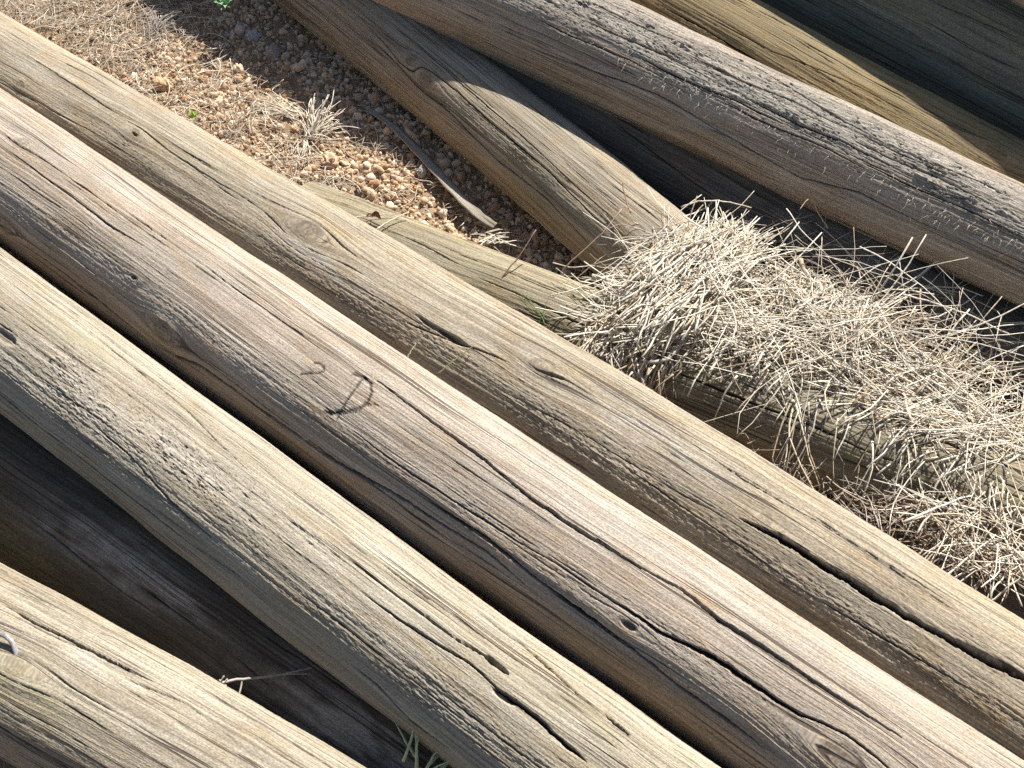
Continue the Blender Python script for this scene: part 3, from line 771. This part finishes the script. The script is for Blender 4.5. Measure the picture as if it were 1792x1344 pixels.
def fiber(n, start, ang, elev, L, curl, droop, kk=8, kink=0.25, rng=RNG):
    """n stems from start (n,3); heading ang (rad, world), elevation elev, length L, sideways curl, gravity droop"""
    t = np.linspace(0, 1, kk)
    d = np.stack([np.cos(ang) * np.cos(elev), np.sin(ang) * np.cos(elev), np.sin(elev)], -1)
    side = np.stack([-np.sin(ang), np.cos(ang), np.zeros(n)], -1)
    P = start[:, None] + d[:, None] * (L[:, None] * t)[..., None]
    P = P + side[:, None] * (curl[:, None] * L[:, None] * (t * t))[..., None]
    kp = rng.uniform(0.2, 0.8, n); ka = rng.normal(0, kink, n) * (rng.random(n) < 0.6)
    P = P + side[:, None] * (ka[:, None] * L[:, None] * np.maximum(t - kp[:, None], 0))[..., None]
    P[..., 2] -= droop[:, None] * L[:, None] * t * t
    P[..., 2] += (rng.normal(0, kink, n) * (rng.random(n) < 0.3))[:, None] * L[:, None] * np.maximum(t - kp[:, None], 0)
    k2 = rng.uniform(0.35, 0.9, n); a2_ = rng.normal(0, kink, n) * (rng.random(n) < 0.4)
    P = P + side[:, None] * (a2_[:, None] * L[:, None] * np.maximum(t - k2[:, None], 0))[..., None]
    wob = rng.normal(0, 0.006, (n, kk, 3)); wob[:, 0] = 0
    return P + wob * L[:, None, None]

def poly_sample(poly, n, rng=RNG):
    poly = np.array(poly, float); lo, hi = poly.min(0), poly.max(0); out = []
    while len(out) < n:
        q = rng.uniform(lo, hi, (n * 3, 2))
        ins = np.zeros(len(q), bool); j = len(poly) - 1
        for i in range(len(poly)):
            a, b = poly[i], poly[j]
            c = ((a[1] > q[:, 1]) != (b[1] > q[:, 1])) & (q[:, 0] < (b[0] - a[0]) * (q[:, 1] - a[1]) / (b[1] - a[1] + 1e-9) + a[0])
            ins ^= c; j = i
        out.extend(q[ins].tolist())
    return np.array(out[:n])

HEAP = []
STEM_K = 0.95
def heap(poly, n, zlo, zhi, ang0, sang, L0, L1, r0, r1, kind, elev=(0.0, 0.15), droop=0.1, curl=0.25, kink=0.3, centred=True):
    q = poly_sample(poly, n)
    z = RNG.uniform(zlo, zhi, n)
    st = unproj(q[:, 0], q[:, 1], z)
    ang = np.radians(RNG.normal(ang0, sang, n)); L = RNG.uniform(L0, L1, n) * (1.0 if STEM_K == 1.0 else 1.55)
    flip = RNG.random(n) < 0.5
    P = fiber(n, st, ang, RNG.normal(elev[0], elev[1], n), L, RNG.normal(0, curl, n), np.abs(RNG.normal(droop, droop * 0.5 + 0.02, n)), kink=kink)
    if centred: P = P - (P[:, 4:5] - P[:, :1])
    rr = (RNG.uniform(r0, r1, n) * RNG.choice([0.6, 0.85, 1.0, 1.25, 1.6], n, p=[.2, .25, .3, .17, .08]))[:, None] * STEM_K * np.linspace(1, 0.5, 8)[None]
    HEAP.append((P, rr, straw_cols(n, kind)))

MAT_POLY = [(1035, 560), (1120, 500), (1230, 500), (1400, 470), (1520, 525), (1640, 590), (1700, 640), (1640, 690), (1792, 760), (1792, 800), (1620, 725), (1480, 648), (1330, 602), (1180, 578), (1060, 590)]
# thatch underneath
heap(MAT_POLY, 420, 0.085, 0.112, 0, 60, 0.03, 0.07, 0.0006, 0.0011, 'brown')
heap([(1090, 520), (1130, 420), (1250, 370), (1340, 400), (1300, 500), (1200, 560)], 350, 0.09, 0.14, 45, 40, 0.03, 0.06, 0.0006, 0.0011, 'mid')
# the fan of thick stalks over the end of G
heap([(1120, 520), (1150, 430), (1230, 400), (1300, 400), (1330, 440), (1270, 520), (1190, 560)], 520, 0.12, 0.165, 50, 13, 0.05, 0.085, 0.0010, 0.0016, 'bright', elev=(0.15, 0.12), droop=0.2, curl=0.12)
# main mat, nearly level stalks
heap(MAT_POLY, 520, 0.106, 0.130, 4, 30, 0.045, 0.11, 0.0007, 0.0013, 'bright', elev=(0.0, 0.10), kink=0.6)
heap([(1040, 575), (1100, 530), (1250, 520), (1420, 560), (1400, 640), (1200, 590), (1060, 600)], 300, 0.115, 0.145, 20, 30, 0.03, 0.07, 0.0007, 0.0013, 'bright')
heap([(1330, 470), (1450, 500), (1560, 560), (1500, 600), (1360, 560)], 330, 0.112, 0.15, 70, 35, 0.03, 0.06, 0.0007, 0.0012, 'bright')
heap([(1420, 640), (1600, 655), (1792, 735), (1792, 800), (1650, 755), (1480, 690)], 250, 0.108, 0.130, -14, 26, 0.05, 0.12, 0.0008, 0.0013, 'bright')
# flat curled blades among the stalks
heap(MAT_POLY, 110, 0.112, 0.136, 10, 60, 0.03, 0.08, 0.0016, 0.0024, 'mid', elev=(0.05, 0.2), curl=0.5, kink=0.7)
heap([(1130, 380), (1500, 500), (1792, 650), (1792, 820), (1450, 700), (1060, 600)], 130, 0.118, 0.15, 150, 60, 0.07, 0.14, 0.0006, 0.0010, 'bright', elev=(0.1, 0.15), curl=0.9, droop=0.3, kink=0.7)
# long loose strays
heap([(1040, 560), (1090, 420), (1180, 365), (1200, 480), (1120, 600)], 130, 0.10, 0.16, 60, 60, 0.02, 0.06, 0.0006, 0.0010, 'bright', elev=(0.2, 0.3), curl=0.6)
heap([(1080, 420), (1300, 360), (1480, 430), (1792, 560), (1792, 780), (1400, 660), (1150, 560)], 150, 0.14, 0.19, 0, 60, 0.05, 0.13, 0.0006, 0.0011, 'bright', elev=(0.15, 0.25))
heap([(1330, 360), (1450, 420), (1600, 490), (1792, 590), (1792, 720), (1680, 640), (1500, 540), (1380, 480)], 170, 0.10, 0.15, 20, 70, 0.03, 0.10, 0.0004, 0.0009, 'mid', elev=(0.2, 0.3))
# hanging over the flank of F
def hang(line, n, L0, L1, r0, r1, kind, z=0.118, a0=245, sa=22, el=(-0.35, 0.3)):
    line = np.array(line, float); t = RNG.uniform(0, len(line) - 1, n)
    px = np.interp(t, np.arange(len(line)), line[:, 0]) + RNG.normal(0, 10, n); py = np.interp(t, np.arange(len(line)), line[:, 1]) + RNG.normal(0, 12, n)
    st = unproj(px, py, np.full(n, z) + RNG.normal(0, 0.006, n))
    L = RNG.uniform(L0, L1, n)
    P = fiber(n, st, np.radians(RNG.normal(a0, sa, n)), RNG.normal(el[0], el[1], n), L, RNG.normal(0, 0.3, n), RNG.uniform(0.3, 0.9, n), kink=0.3)
    P[..., 2] = np.maximum(P[..., 2], 0.006)
    HEAP.append((P, RNG.uniform(r0, r1, n)[:, None] * np.linspace(1, 0.55, 8)[None], straw_cols(n, kind)))
hang([(1020, 575), (1060, 600), (1120, 620), (1180, 625)], 230, 0.02, 0.055, 0.0007, 0.0012, 'mid')
hang([(1180, 610), (1300, 640), (1400, 670)], 30, 0.03, 0.06, 0.0009, 0.0014, 'bright')
hang([(1380, 690), (1450, 710), (1540, 740), (1620, 770)], 80, 0.03, 0.085, 0.0008, 0.0014, 'bright')
hang([(1580, 760), (1660, 800), (1792, 870)], 70, 0.03, 0.08, 0.0008, 0.0014, 'bright')
hang([(1330, 700), (1450, 760), (1560, 800)], 70, 0.03, 0.07, 0.0006, 0.001, 'mid', z=0.09)
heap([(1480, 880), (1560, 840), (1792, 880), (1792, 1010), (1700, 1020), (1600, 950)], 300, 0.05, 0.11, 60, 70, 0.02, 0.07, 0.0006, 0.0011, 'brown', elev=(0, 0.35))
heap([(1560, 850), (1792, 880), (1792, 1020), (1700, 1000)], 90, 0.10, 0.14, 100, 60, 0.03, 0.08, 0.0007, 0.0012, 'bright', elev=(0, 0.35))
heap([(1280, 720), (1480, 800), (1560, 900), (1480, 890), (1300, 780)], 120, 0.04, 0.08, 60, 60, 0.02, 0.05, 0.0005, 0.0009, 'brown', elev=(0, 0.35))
def join(parts):
    return [np.concatenate([p[i] for p in parts]) for i in range(3)]
P, rr, cc = join(HEAP)
o = stems('dry_straw', P, rr, cc, m_straw)
tag(o, 'thick tangled heap of pale dry straw spilling over the low posts on the right', kind='stuff')

# litter on the gravel
HEAP = []
STEM_K = 1.0
LP = [(-40, -60), (340, -40), (430, 120), (520, 250), (640, 330), (560, 345), (330, 215), (120, 85), (0, 10)]
heap(LP, 800, 0.004, 0.010, 30, 90, 0.012, 0.05, 0.0004, 0.0008, 'brown', elev=(0.05, 0.15), curl=0.8)
heap([(-40, -80), (330, -60), (300, 60), (230, 140), (120, 80), (0, 10)], 900, 0.004, 0.014, 30, 70, 0.015, 0.06, 0.0004, 0.0009, 'mid', elev=(0.1, 0.2), curl=0.9)
heap([(430, 130), (600, 190), (860, 400), (840, 410), (640, 340), (520, 260)], 110, 0.004, 0.012, 150, 80, 0.015, 0.05, 0.0004, 0.0008, 'mid', elev=(0.1, 0.25), curl=0.6)
heap([(560, 60), (700, 200), (1000, 450), (1050, 500), (880, 430), (640, 240), (480, 60)], 150, 0.004, 0.012, 30, 80, 0.015, 0.05, 0.0004, 0.0008, 'mid', elev=(0.2, 0.35), curl=0.6)
heap(LP, 380, 0.006, 0.014, 20, 90, 0.02, 0.06, 0.0005, 0.0009, 'bright', elev=(0.05, 0.12), curl=0.5)
P, rr, cc = join(HEAP)
o = stems('dry_grass_litter', P, rr, cc, m_straw)
tag(o, 'thin brown and tan grass litter strewn over the gravel at the upper left', kind='stuff')

def tuft(name, label, cat, px, py, n, a0, sa, el, sel, L0, L1, r0, r1, cols, mat, z=0.004, droop=0.25, curl=0.1, spread=0.006, seed=1, group=None, kk=8):
    rg = np.random.default_rng(seed)
    st = np.repeat(unproj(px, py, z)[None], n, 0) + np.c_[rg.normal(0, spread, (n, 2)), np.zeros(n)]
    P = fiber(n, st, np.radians(rg.normal(a0, sa, n)), rg.normal(el, sel, n), rg.uniform(L0, L1, n), rg.normal(0, curl, n), np.abs(rg.normal(droop, droop * 0.4, n)), kink=0.1, rng=rg)
    P[..., 2] = np.maximum(P[..., 2], 0.003)
    P = P - st[0]
    w = rg.uniform(r0, r1, n)[:, None] * np.linspace(1, 0.25 if mat is m_leaf else 0.6, kk)[None]
    o = stems(name, P, w, cols(n, rg), mat); o.location = st[0]
    return tag(o, label, cat, group)
sc_b = lambda n, rg: straw_cols(n, 'bright', rg)
sc_m = lambda n, rg: straw_cols(n, 'mid', rg)
def greens(n, rg): return np.array([0.12, 0.24, 0.055]) * rg.uniform(0.7, 1.5, (n, 1)) + rg.uniform(0, 0.05, (n, 1)) * np.array([1, .6, .2])
tuft('dry_grass_tuft', 'fanned tuft of pale dry grass standing on the sunlit gravel', 'grass tuft', 545, 238, 120, 62, 34, 0.5, 0.28, 0.035, 0.088, 0.0007, 0.0012, sc_b, m_straw, seed=31, droop=0.45)
tuft('dry_grass_tuft', 'flat spray of straw stalks lying left of the fanned tuft', 'grass tuft', 520, 200, 34, 158, 14, 0.12, 0.1, 0.05, 0.10, 0.0006, 0.001, sc_b, m_straw, seed=32, droop=0.12)
tuft('dry_grass_tuft', 'sparse drooping stalks below the fanned tuft, reaching the cream post', 'grass tuft', 531, 248, 16, 268, 18, 0.2, 0.1, 0.03, 0.055, 0.0006, 0.001, sc_b, m_straw, seed=33, droop=0.2)
tuft('dry_grass_tuft', 'thin upright dead stems among the gravel close to the small green seedling', 'grass tuft', 420, 225, 26, 95, 35, 0.5, 0.4, 0.02, 0.05, 0.0005, 0.0008, sc_m, m_straw, seed=34, spread=0.02)
tuft('dry_weed', 'greyish dead weed at the top edge beside the shadow', 'dead weed', 272, 62, 60, 80, 32, 0.6, 0.3, 0.02, 0.06, 0.0004, 0.0009, lambda n, rg: np.array([0.36, 0.32, 0.28]) * rg.uniform(0.7, 1.2, (n, 1)), m_straw, seed=35, spread=0.008, curl=0.5)
tuft('dry_grass_tuft', 'small nest of broken straws at the lower tip of the wood sliver', 'grass tuft', 850, 418, 26, 10, 25, 0.05, 0.15, 0.015, 0.045, 0.0007, 0.0012, sc_b, m_straw, seed=36, spread=0.012, z=0.03)
tuft('green_grass', 'thin green grass blades growing between the cream post and the low post', 'grass', 955, 566, 13, 62, 40, 0.45, 0.3, 0.035, 0.075, 0.0004, 0.0007, greens, m_leaf, seed=41, z=0.10, spread=0.008, droop=0.2)
tuft('green_grass', 'broad pale green blades sprouting in the dark gap at the bottom edge', 'grass', 745, 1352, 8, 75, 38, 0.5, 0.3, 0.03, 0.06, 0.0011, 0.0018, lambda n, rg: np.array([0.40, 0.47, 0.26]) * rg.uniform(0.8, 1.2, (n, 1)), m_leaf, seed=43, z=0.165, spread=0.01, droop=0.2)

def stalk(name, label, cat, pts, r, col, mat=None, group=None, extra=()):
    """stalk through (px, py, z) points"""
    W = np.array([unproj(a, b, c) for a, b, c in pts])
    t = np.linspace(0, len(W) - 1, 14)
    P = np.stack([np.interp(t, np.arange(len(W)), W[:, i]) for i in range(3)], -1)
    P = P + np.random.default_rng(int(pts[0][0])).normal(0, 0.0004, P.shape)
    o0 = P[0].copy()
    parts = [(P[None] - o0, np.full((1, 14), r) * np.linspace(1, 0.7, 14)[None], np.array([col]))]
    for e in extra:
        We = np.array([unproj(a, b, c) for a, b, c in e])
        te = np.linspace(0, len(We) - 1, 14)
        Pe = np.stack([np.interp(te, np.arange(len(We)), We[:, i]) for i in range(3)], -1)
        parts.append((Pe[None] - o0, np.full((1, 14), r * 0.6), np.array([col])))
    P, rr, cc = join(parts)
    o = stems(name, P, rr, cc, mat or m_straw, ns=4, flat=0.9); o.location = o0
    return tag(o, label, cat, group)
stalk('dead_stalk', 'reddish brown dead stalk leaning up from behind the cream post', 'dead stalk', [(860, 517, 0.10), (882, 480, 0.12), (914, 442, 0.135), (938, 402, 0.15)], 0.0011, (0.20, 0.115, 0.075))
stalk('dead_stalk', 'long tan stalk leaning against the lit part of the steep post', 'dead stalk', [(985, 472, 0.08), (1020, 440, 0.11), (1060, 402, 0.135), (1088, 366, 0.15)], 0.0012, (0.36, 0.27, 0.19), extra=[[(1060, 402, 0.135), (1085, 392, 0.14), (1110, 398, 0.14)]])
stalk('dead_stalk', 'orange brown upright stalk where the straw meets the steep post', 'dead stalk', [(1103, 372, 0.15), (1094, 345, 0.155), (1089, 318, 0.165)], 0.001, (0.30, 0.17, 0.08))
stalk('dead_stalk', 'pale horizontal stalk bridging the dark gap left of the straw heap', 'dead stalk', [(968, 460, 0.07), (1000, 468, 0.08), (1040, 465, 0.09), (1085, 473, 0.11)], 0.0011, (0.58, 0.50, 0.40))
stalk('dead_stalk', 'pale stalk slanting from the low post up into the straw heap', 'dead stalk', [(1016, 496, 0.12), (1060, 478, 0.13), (1110, 458, 0.15)], 0.0012, (0.55, 0.46, 0.34))
stalk('dead_stalk', 'bent straw lying on the broken end of the low post', 'dead stalk', [(602, 385, 0.125), (640, 378, 0.122), (690, 374, 0.12), (720, 382, 0.118)], 0.0009, (0.58, 0.47, 0.30))
stalk('dead_stalk', 'short thick straw resting on the low post beside the curled leaf', 'dead stalk', [(658, 402, 0.122), (682, 386, 0.124), (716, 371, 0.122)], 0.0013, (0.62, 0.54, 0.40))
stalk('dead_twig', 'thin grey twig with a frayed knot lying across the shaded mildewed post', 'twig', [(386, 1196, 0.155), (410, 1190, 0.152), (440, 1186, 0.148), (500, 1178, 0.142), (550, 1178, 0.135), (585, 1180, 0.13)], 0.0014, (0.30, 0.27, 0.23),
      extra=[[(382, 1203, 0.152), (388, 1190, 0.16), (392, 1183, 0.163)], [(384, 1190, 0.155), (392, 1196, 0.16), (398, 1188, 0.163)], [(424, 1188, 0.15), (421, 1205, 0.147), (417, 1220, 0.145)], [(380, 1198, 0.152), (396, 1200, 0.156)], [(500, 1178, 0.142), (530, 1172, 0.145), (545, 1168, 0.145)]])
stalk('grass_blade', 'short grey grass blade poking up between the marked and cream posts', 'grass', [(708, 642, 0.235), (716, 620, 0.24), (727, 600, 0.245)], 0.0008, (0.30, 0.29, 0.18))
stalk('grass_blade', 'olive grass blade leaning over the fuzzy flank of the cream post', 'grass', [(765, 656, 0.235), (795, 630, 0.24), (828, 606, 0.245)], 0.0007, (0.16, 0.16, 0.07))
stalk('grass_blade', 'tiny dark blade in the gap under the marked post near the bottom', 'grass', [(999, 1150, 0.17), (1004, 1130, 0.18), (1008, 1108, 0.185)], 0.0008, (0.14, 0.09, 0.06))
stalk('dead_stalk', 'tall brown forked stalk in front of the smooth flank of the scaly post', 'dead stalk', [(1450, 400, 0.16), (1432, 372, 0.17), (1420, 345, 0.18), (1414, 328, 0.185)], 0.001, (0.42, 0.30, 0.18), extra=[[(1420, 345, 0.18), (1410, 352, 0.18), (1400, 366, 0.178)]])
stalk('dead_stalk', 'long whitish stalk crossing the upper right of the straw heap', 'dead stalk', [(1580, 515, 0.17), (1640, 532, 0.172), (1700, 552, 0.172), (1765, 585, 0.168)], 0.0013, (0.66, 0.58, 0.46))
stalk('dead_stalk', 'arched pale stalk over the top of the straw fan', 'dead stalk', [(1192, 362, 0.15), (1225, 352, 0.16), (1260, 351, 0.16), (1315, 363, 0.15)], 0.0012, (0.66, 0.58, 0.44))

# leaves
def leaf_thing(name, label, cat, px, py, z, leaves, col, group=None):
    o0 = unproj(px, py, z); V = []; F = []; cols = []
    rg = np.random.default_rng(int(px))
    for (ang, el, L, W, cup) in leaves:
        a, e = math.radians(ang), math.radians(el)
        d = np.array([math.cos(a) * math.cos(e), math.sin(a) * math.cos(e), math.sin(e)]); s = np.array([-math.sin(a), math.cos(a), 0]); u = np.cross(d, s)
        if u[2] < 0: u = -u
        b = len(V); nu, nv = 9, 5
        for iu in range(nu):
            t = iu / (nu - 1); w = W * (math.sin(math.pi * min(1, t * 0.93 + 0.05)) ** 0.7) * (1 + 0.18 * math.sin(t * 26))
            for iv in range(nv):
                q = iv / (nv - 1) * 2 - 1
                V.append(d * L * t + s * w * q + u * (cup * W * abs(q) ** 1.5 + 0.22 * L * math.sin(t * 2.6) - 0.25 * L * t * t + 0.05 * W * math.sin(9 * t + 5 * q)))
                cols.append(np.array(col) * (0.8 + 0.35 * (1 - abs(q)) + rg.uniform(-.08, .08)))
        for iu in range(nu - 1):
            for iv in range(nv - 1):
                k_ = b + iu * nv + iv; F.append([k_, k_ + 1, k_ + nv + 1, k_ + nv])
    n0 = len(V); V2 = [v - np.array([0, 0, 0.00035]) for v in V]
    F += [[n0 + f for f in q[::-1]] for q in F]
    o = raw_mesh(name, np.array(V + V2), np.array(F).ravel(), 4, m_leaf); o.location = o0
    attr_color(o.data, 'col', np.c_[np.array(cols + cols), np.ones(2 * n0)])
    return tag(o, label, cat, group)
leaf_thing('green_weed', 'leafy pale green weed hanging in the shadow at the top edge', 'weed', 396, 13, 0.07,
    [(165, 20, 0.024, 0.006, 0.4), (200, 35, 0.016, 0.005, 0.4), (250, 20, 0.016, 0.004, 0.4), (280, 35, 0.020, 0.004, 0.3), (310, 30, 0.014, 0.0045, 0.4), (80, 50, 0.026, 0.007, 0.3), (20, 40, 0.024, 0.006, 0.3), (120, 30, 0.03, 0.007, 0.3), (240, 60, 0.016, 0.004, 0.3)], (0.17, 0.30, 0.13))
leaf_thing('green_seedling', 'tiny bright green seedling in the gravel beside the cream post', 'seedling', 337, 208, 0.006,
    [(110, 60, 0.017, 0.0025, 0.3), (70, 50, 0.012, 0.003, 0.3), (40, 40, 0.012, 0.0032, 0.3), (20, 30, 0.010, 0.003, 0.3), (300, 30, 0.010, 0.003, 0.3), (90, 70, 0.012, 0.003, 0.3)], (0.30, 0.42, 0.06))
leaf_thing('curled_leaf', 'curled reddish brown dead leaf on the end of the low post', 'dead leaf', 652, 380, 0.122,
    [(330, 15, 0.014, 0.0045, 1.2), (200, 25, 0.009, 0.003, 1.0)], (0.20, 0.10, 0.06))

# the split sliver of wood on the ground
pts = [(632, 180, 0.006, 9), (690, 222, 0.010, 14), (732, 264, 0.013, 17), (775, 312, 0.017, 17), (812, 352, 0.022, 14), (842, 380, 0.027, 12), (866, 396, 0.030, 10)]
c_ = np.array([unproj(a, b, z) for a, b, z, w in pts]); wv = np.array([w for *_, w in pts]) * 0.78 / 1450.0
t = np.linspace(0, len(pts) - 1, 60); C_ = np.stack([np.interp(t, np.arange(len(pts)), c_[:, i]) for i in range(3)], -1); wv = np.interp(t, np.arange(len(pts)), wv)
for _ in range(4): C_[1:-1] = (C_[:-2] + 2 * C_[1:-1] + C_[2:]) / 4
T = np.gradient(C_, axis=0); T /= np.linalg.norm(T, axis=1)[:, None]
Sd = np.cross(T, [0, 0, 1]); Sd /= np.linalg.norm(Sd, axis=1)[:, None]
tw = np.radians(np.interp(t, [0, 3, 6], [10, 18, -28])); Up = np.cross(Sd, T)
Sx = Sd * np.cos(tw)[:, None] + Up * np.sin(tw)[:, None]; Ux = np.cross(Sx, T)
prof = [(-1, -0.10), (-1, 0.10), (-0.6, 0.16), (-0.2, 0.13), (0.2, 0.17), (0.6, 0.14), (1, 0.09), (1, -0.10), (0, -0.16)]
V = np.stack([C_ + Sx * (wv * a * (1 + 0.06 * np.sin(t * 9 + a * 3)))[:, None] + Ux * (wv * b)[:, None] for a, b in prof], 1)
m = len(prof); i = np.arange(59)[:, None] * m; j = np.arange(m)[None]; jn = (j + 1) % m
Q = np.stack([i + j, i + jn, i + m + jn, i + m + j], -1).reshape(-1, 4)
o = raw_mesh('wood_sliver', V.reshape(-1, 3), Q.ravel(), 4, m_grey, smooth=False)
SS = np.repeat((t * 0.04)[:, None], m, 1)
attr_vec(o.data, 'grain', np.stack([SS + 3, np.repeat(np.array([a for a, b in prof])[None] * 0.01, 60, 0), SS * 0 + 5], -1).reshape(-1, 3))
z4 = np.zeros((len(V) * m, 4)); z4[:, 3] = 1
attr_color(o.data, 'wear_shade', z4); attr_color(o.data, 'tint', z4)
tag(o, 'bent grey split sliver of wood lying on the gravel beside the steep post', 'wood sliver')

# staple in A and frayed fibres along H : parts of their posts
_a, _b = surf(iA, 27, 1153, -0.004), surf(iA, -16, 1139, -0.004)
_n = iA['dirs'][iA['loc'](5, 1146)[2], iA['loc'](5, 1146)[3]]
_t = surf(iA, 14, 1112) - surf(iA, 5, 1146); _t /= np.linalg.norm(_t); _n = 0.62 * _n + 0.78 * _t
ph_ = np.linspace(0, np.pi, 40)
P = _a + (_b - _a) * ((1 - np.cos(ph_)) / 2)[:, None] + _n * (0.021 * np.sin(ph_) ** 0.8)[:, None]
k = NT('galvanised_wire'); nz = k.noise(k.n('ShaderNodeTexCoord').outputs['Object'], 300, 3)
b = k.mix(k.maprange(nz, 0.4, 0.7), (0.27, 0.265, 0.26), (0.17, 0.14, 0.12)); m_wire = k.out(b, 0.42, 0.6, nz, 0.0003, 0.3)
so = stems('fence_staple', P[None], np.full((1, 40), 0.0023), np.array([[0.4, 0.4, 0.4]]), m_wire, parent=pA, flat=1.0, ns=12)
HEAP = []
def fray(info, n, xa, xb, yo, so_, L0, L1, seed):
    rg = np.random.default_rng(seed); out = []
    E = Edge(Hu); cl = rg.uniform(xa, xb, 14); xs = np.where(rg.random(n) < 0.4, np.clip(cl[rg.integers(0, 14, n)] + rg.normal(0, 22, n), xa, xb), rg.uniform(xa, xb, n))
    st = []; N_ = []
    for x_ in xs:
        y_ = E(x_) + yo + rg.normal(0, so_)
        _, _, i, j = info['loc'](x_, y_); st.append(info['base'][i, j]); N_.append(info['dirs'][i, j])
    st = np.array(st); N_ = np.array(N_); tdir = info['T'][len(info['T']) // 2]
    t = np.linspace(0, 1, 6); L = rg.uniform(L0, L1, n)
    d = N_ * rg.uniform(0.05, 0.6, (n, 1)) + tdir * rg.normal(0, 0.45, (n, 1)) + np.array([-0.45, -0.55, -0.35]); d /= np.linalg.norm(d, axis=1)[:, None]
    P = st[:, None] + N_[:, None] * 0.0008 + d[:, None] * (L[:, None] * t)[..., None]
    P[..., 2] -= 0.4 * L[:, None] * t * t
    P += rg.normal(0, 0.05, P.shape) * L[:, None, None] * (t[None, :, None] > 0)
    return P, rg.uniform(0.00018, 0.0004, n)[:, None] * np.linspace(1, .4, 6)[None], straw_cols(n, 'bright', rg)
P, rr, cc = fray(iH, 150, 980, 1792, 106, 11, 0.003, 0.011, 51)
fo = stems('frayed_fibres', P, rr, cc, m_straw, parent=pH, flat=1.0)
fo['kind'] = 'stuff'
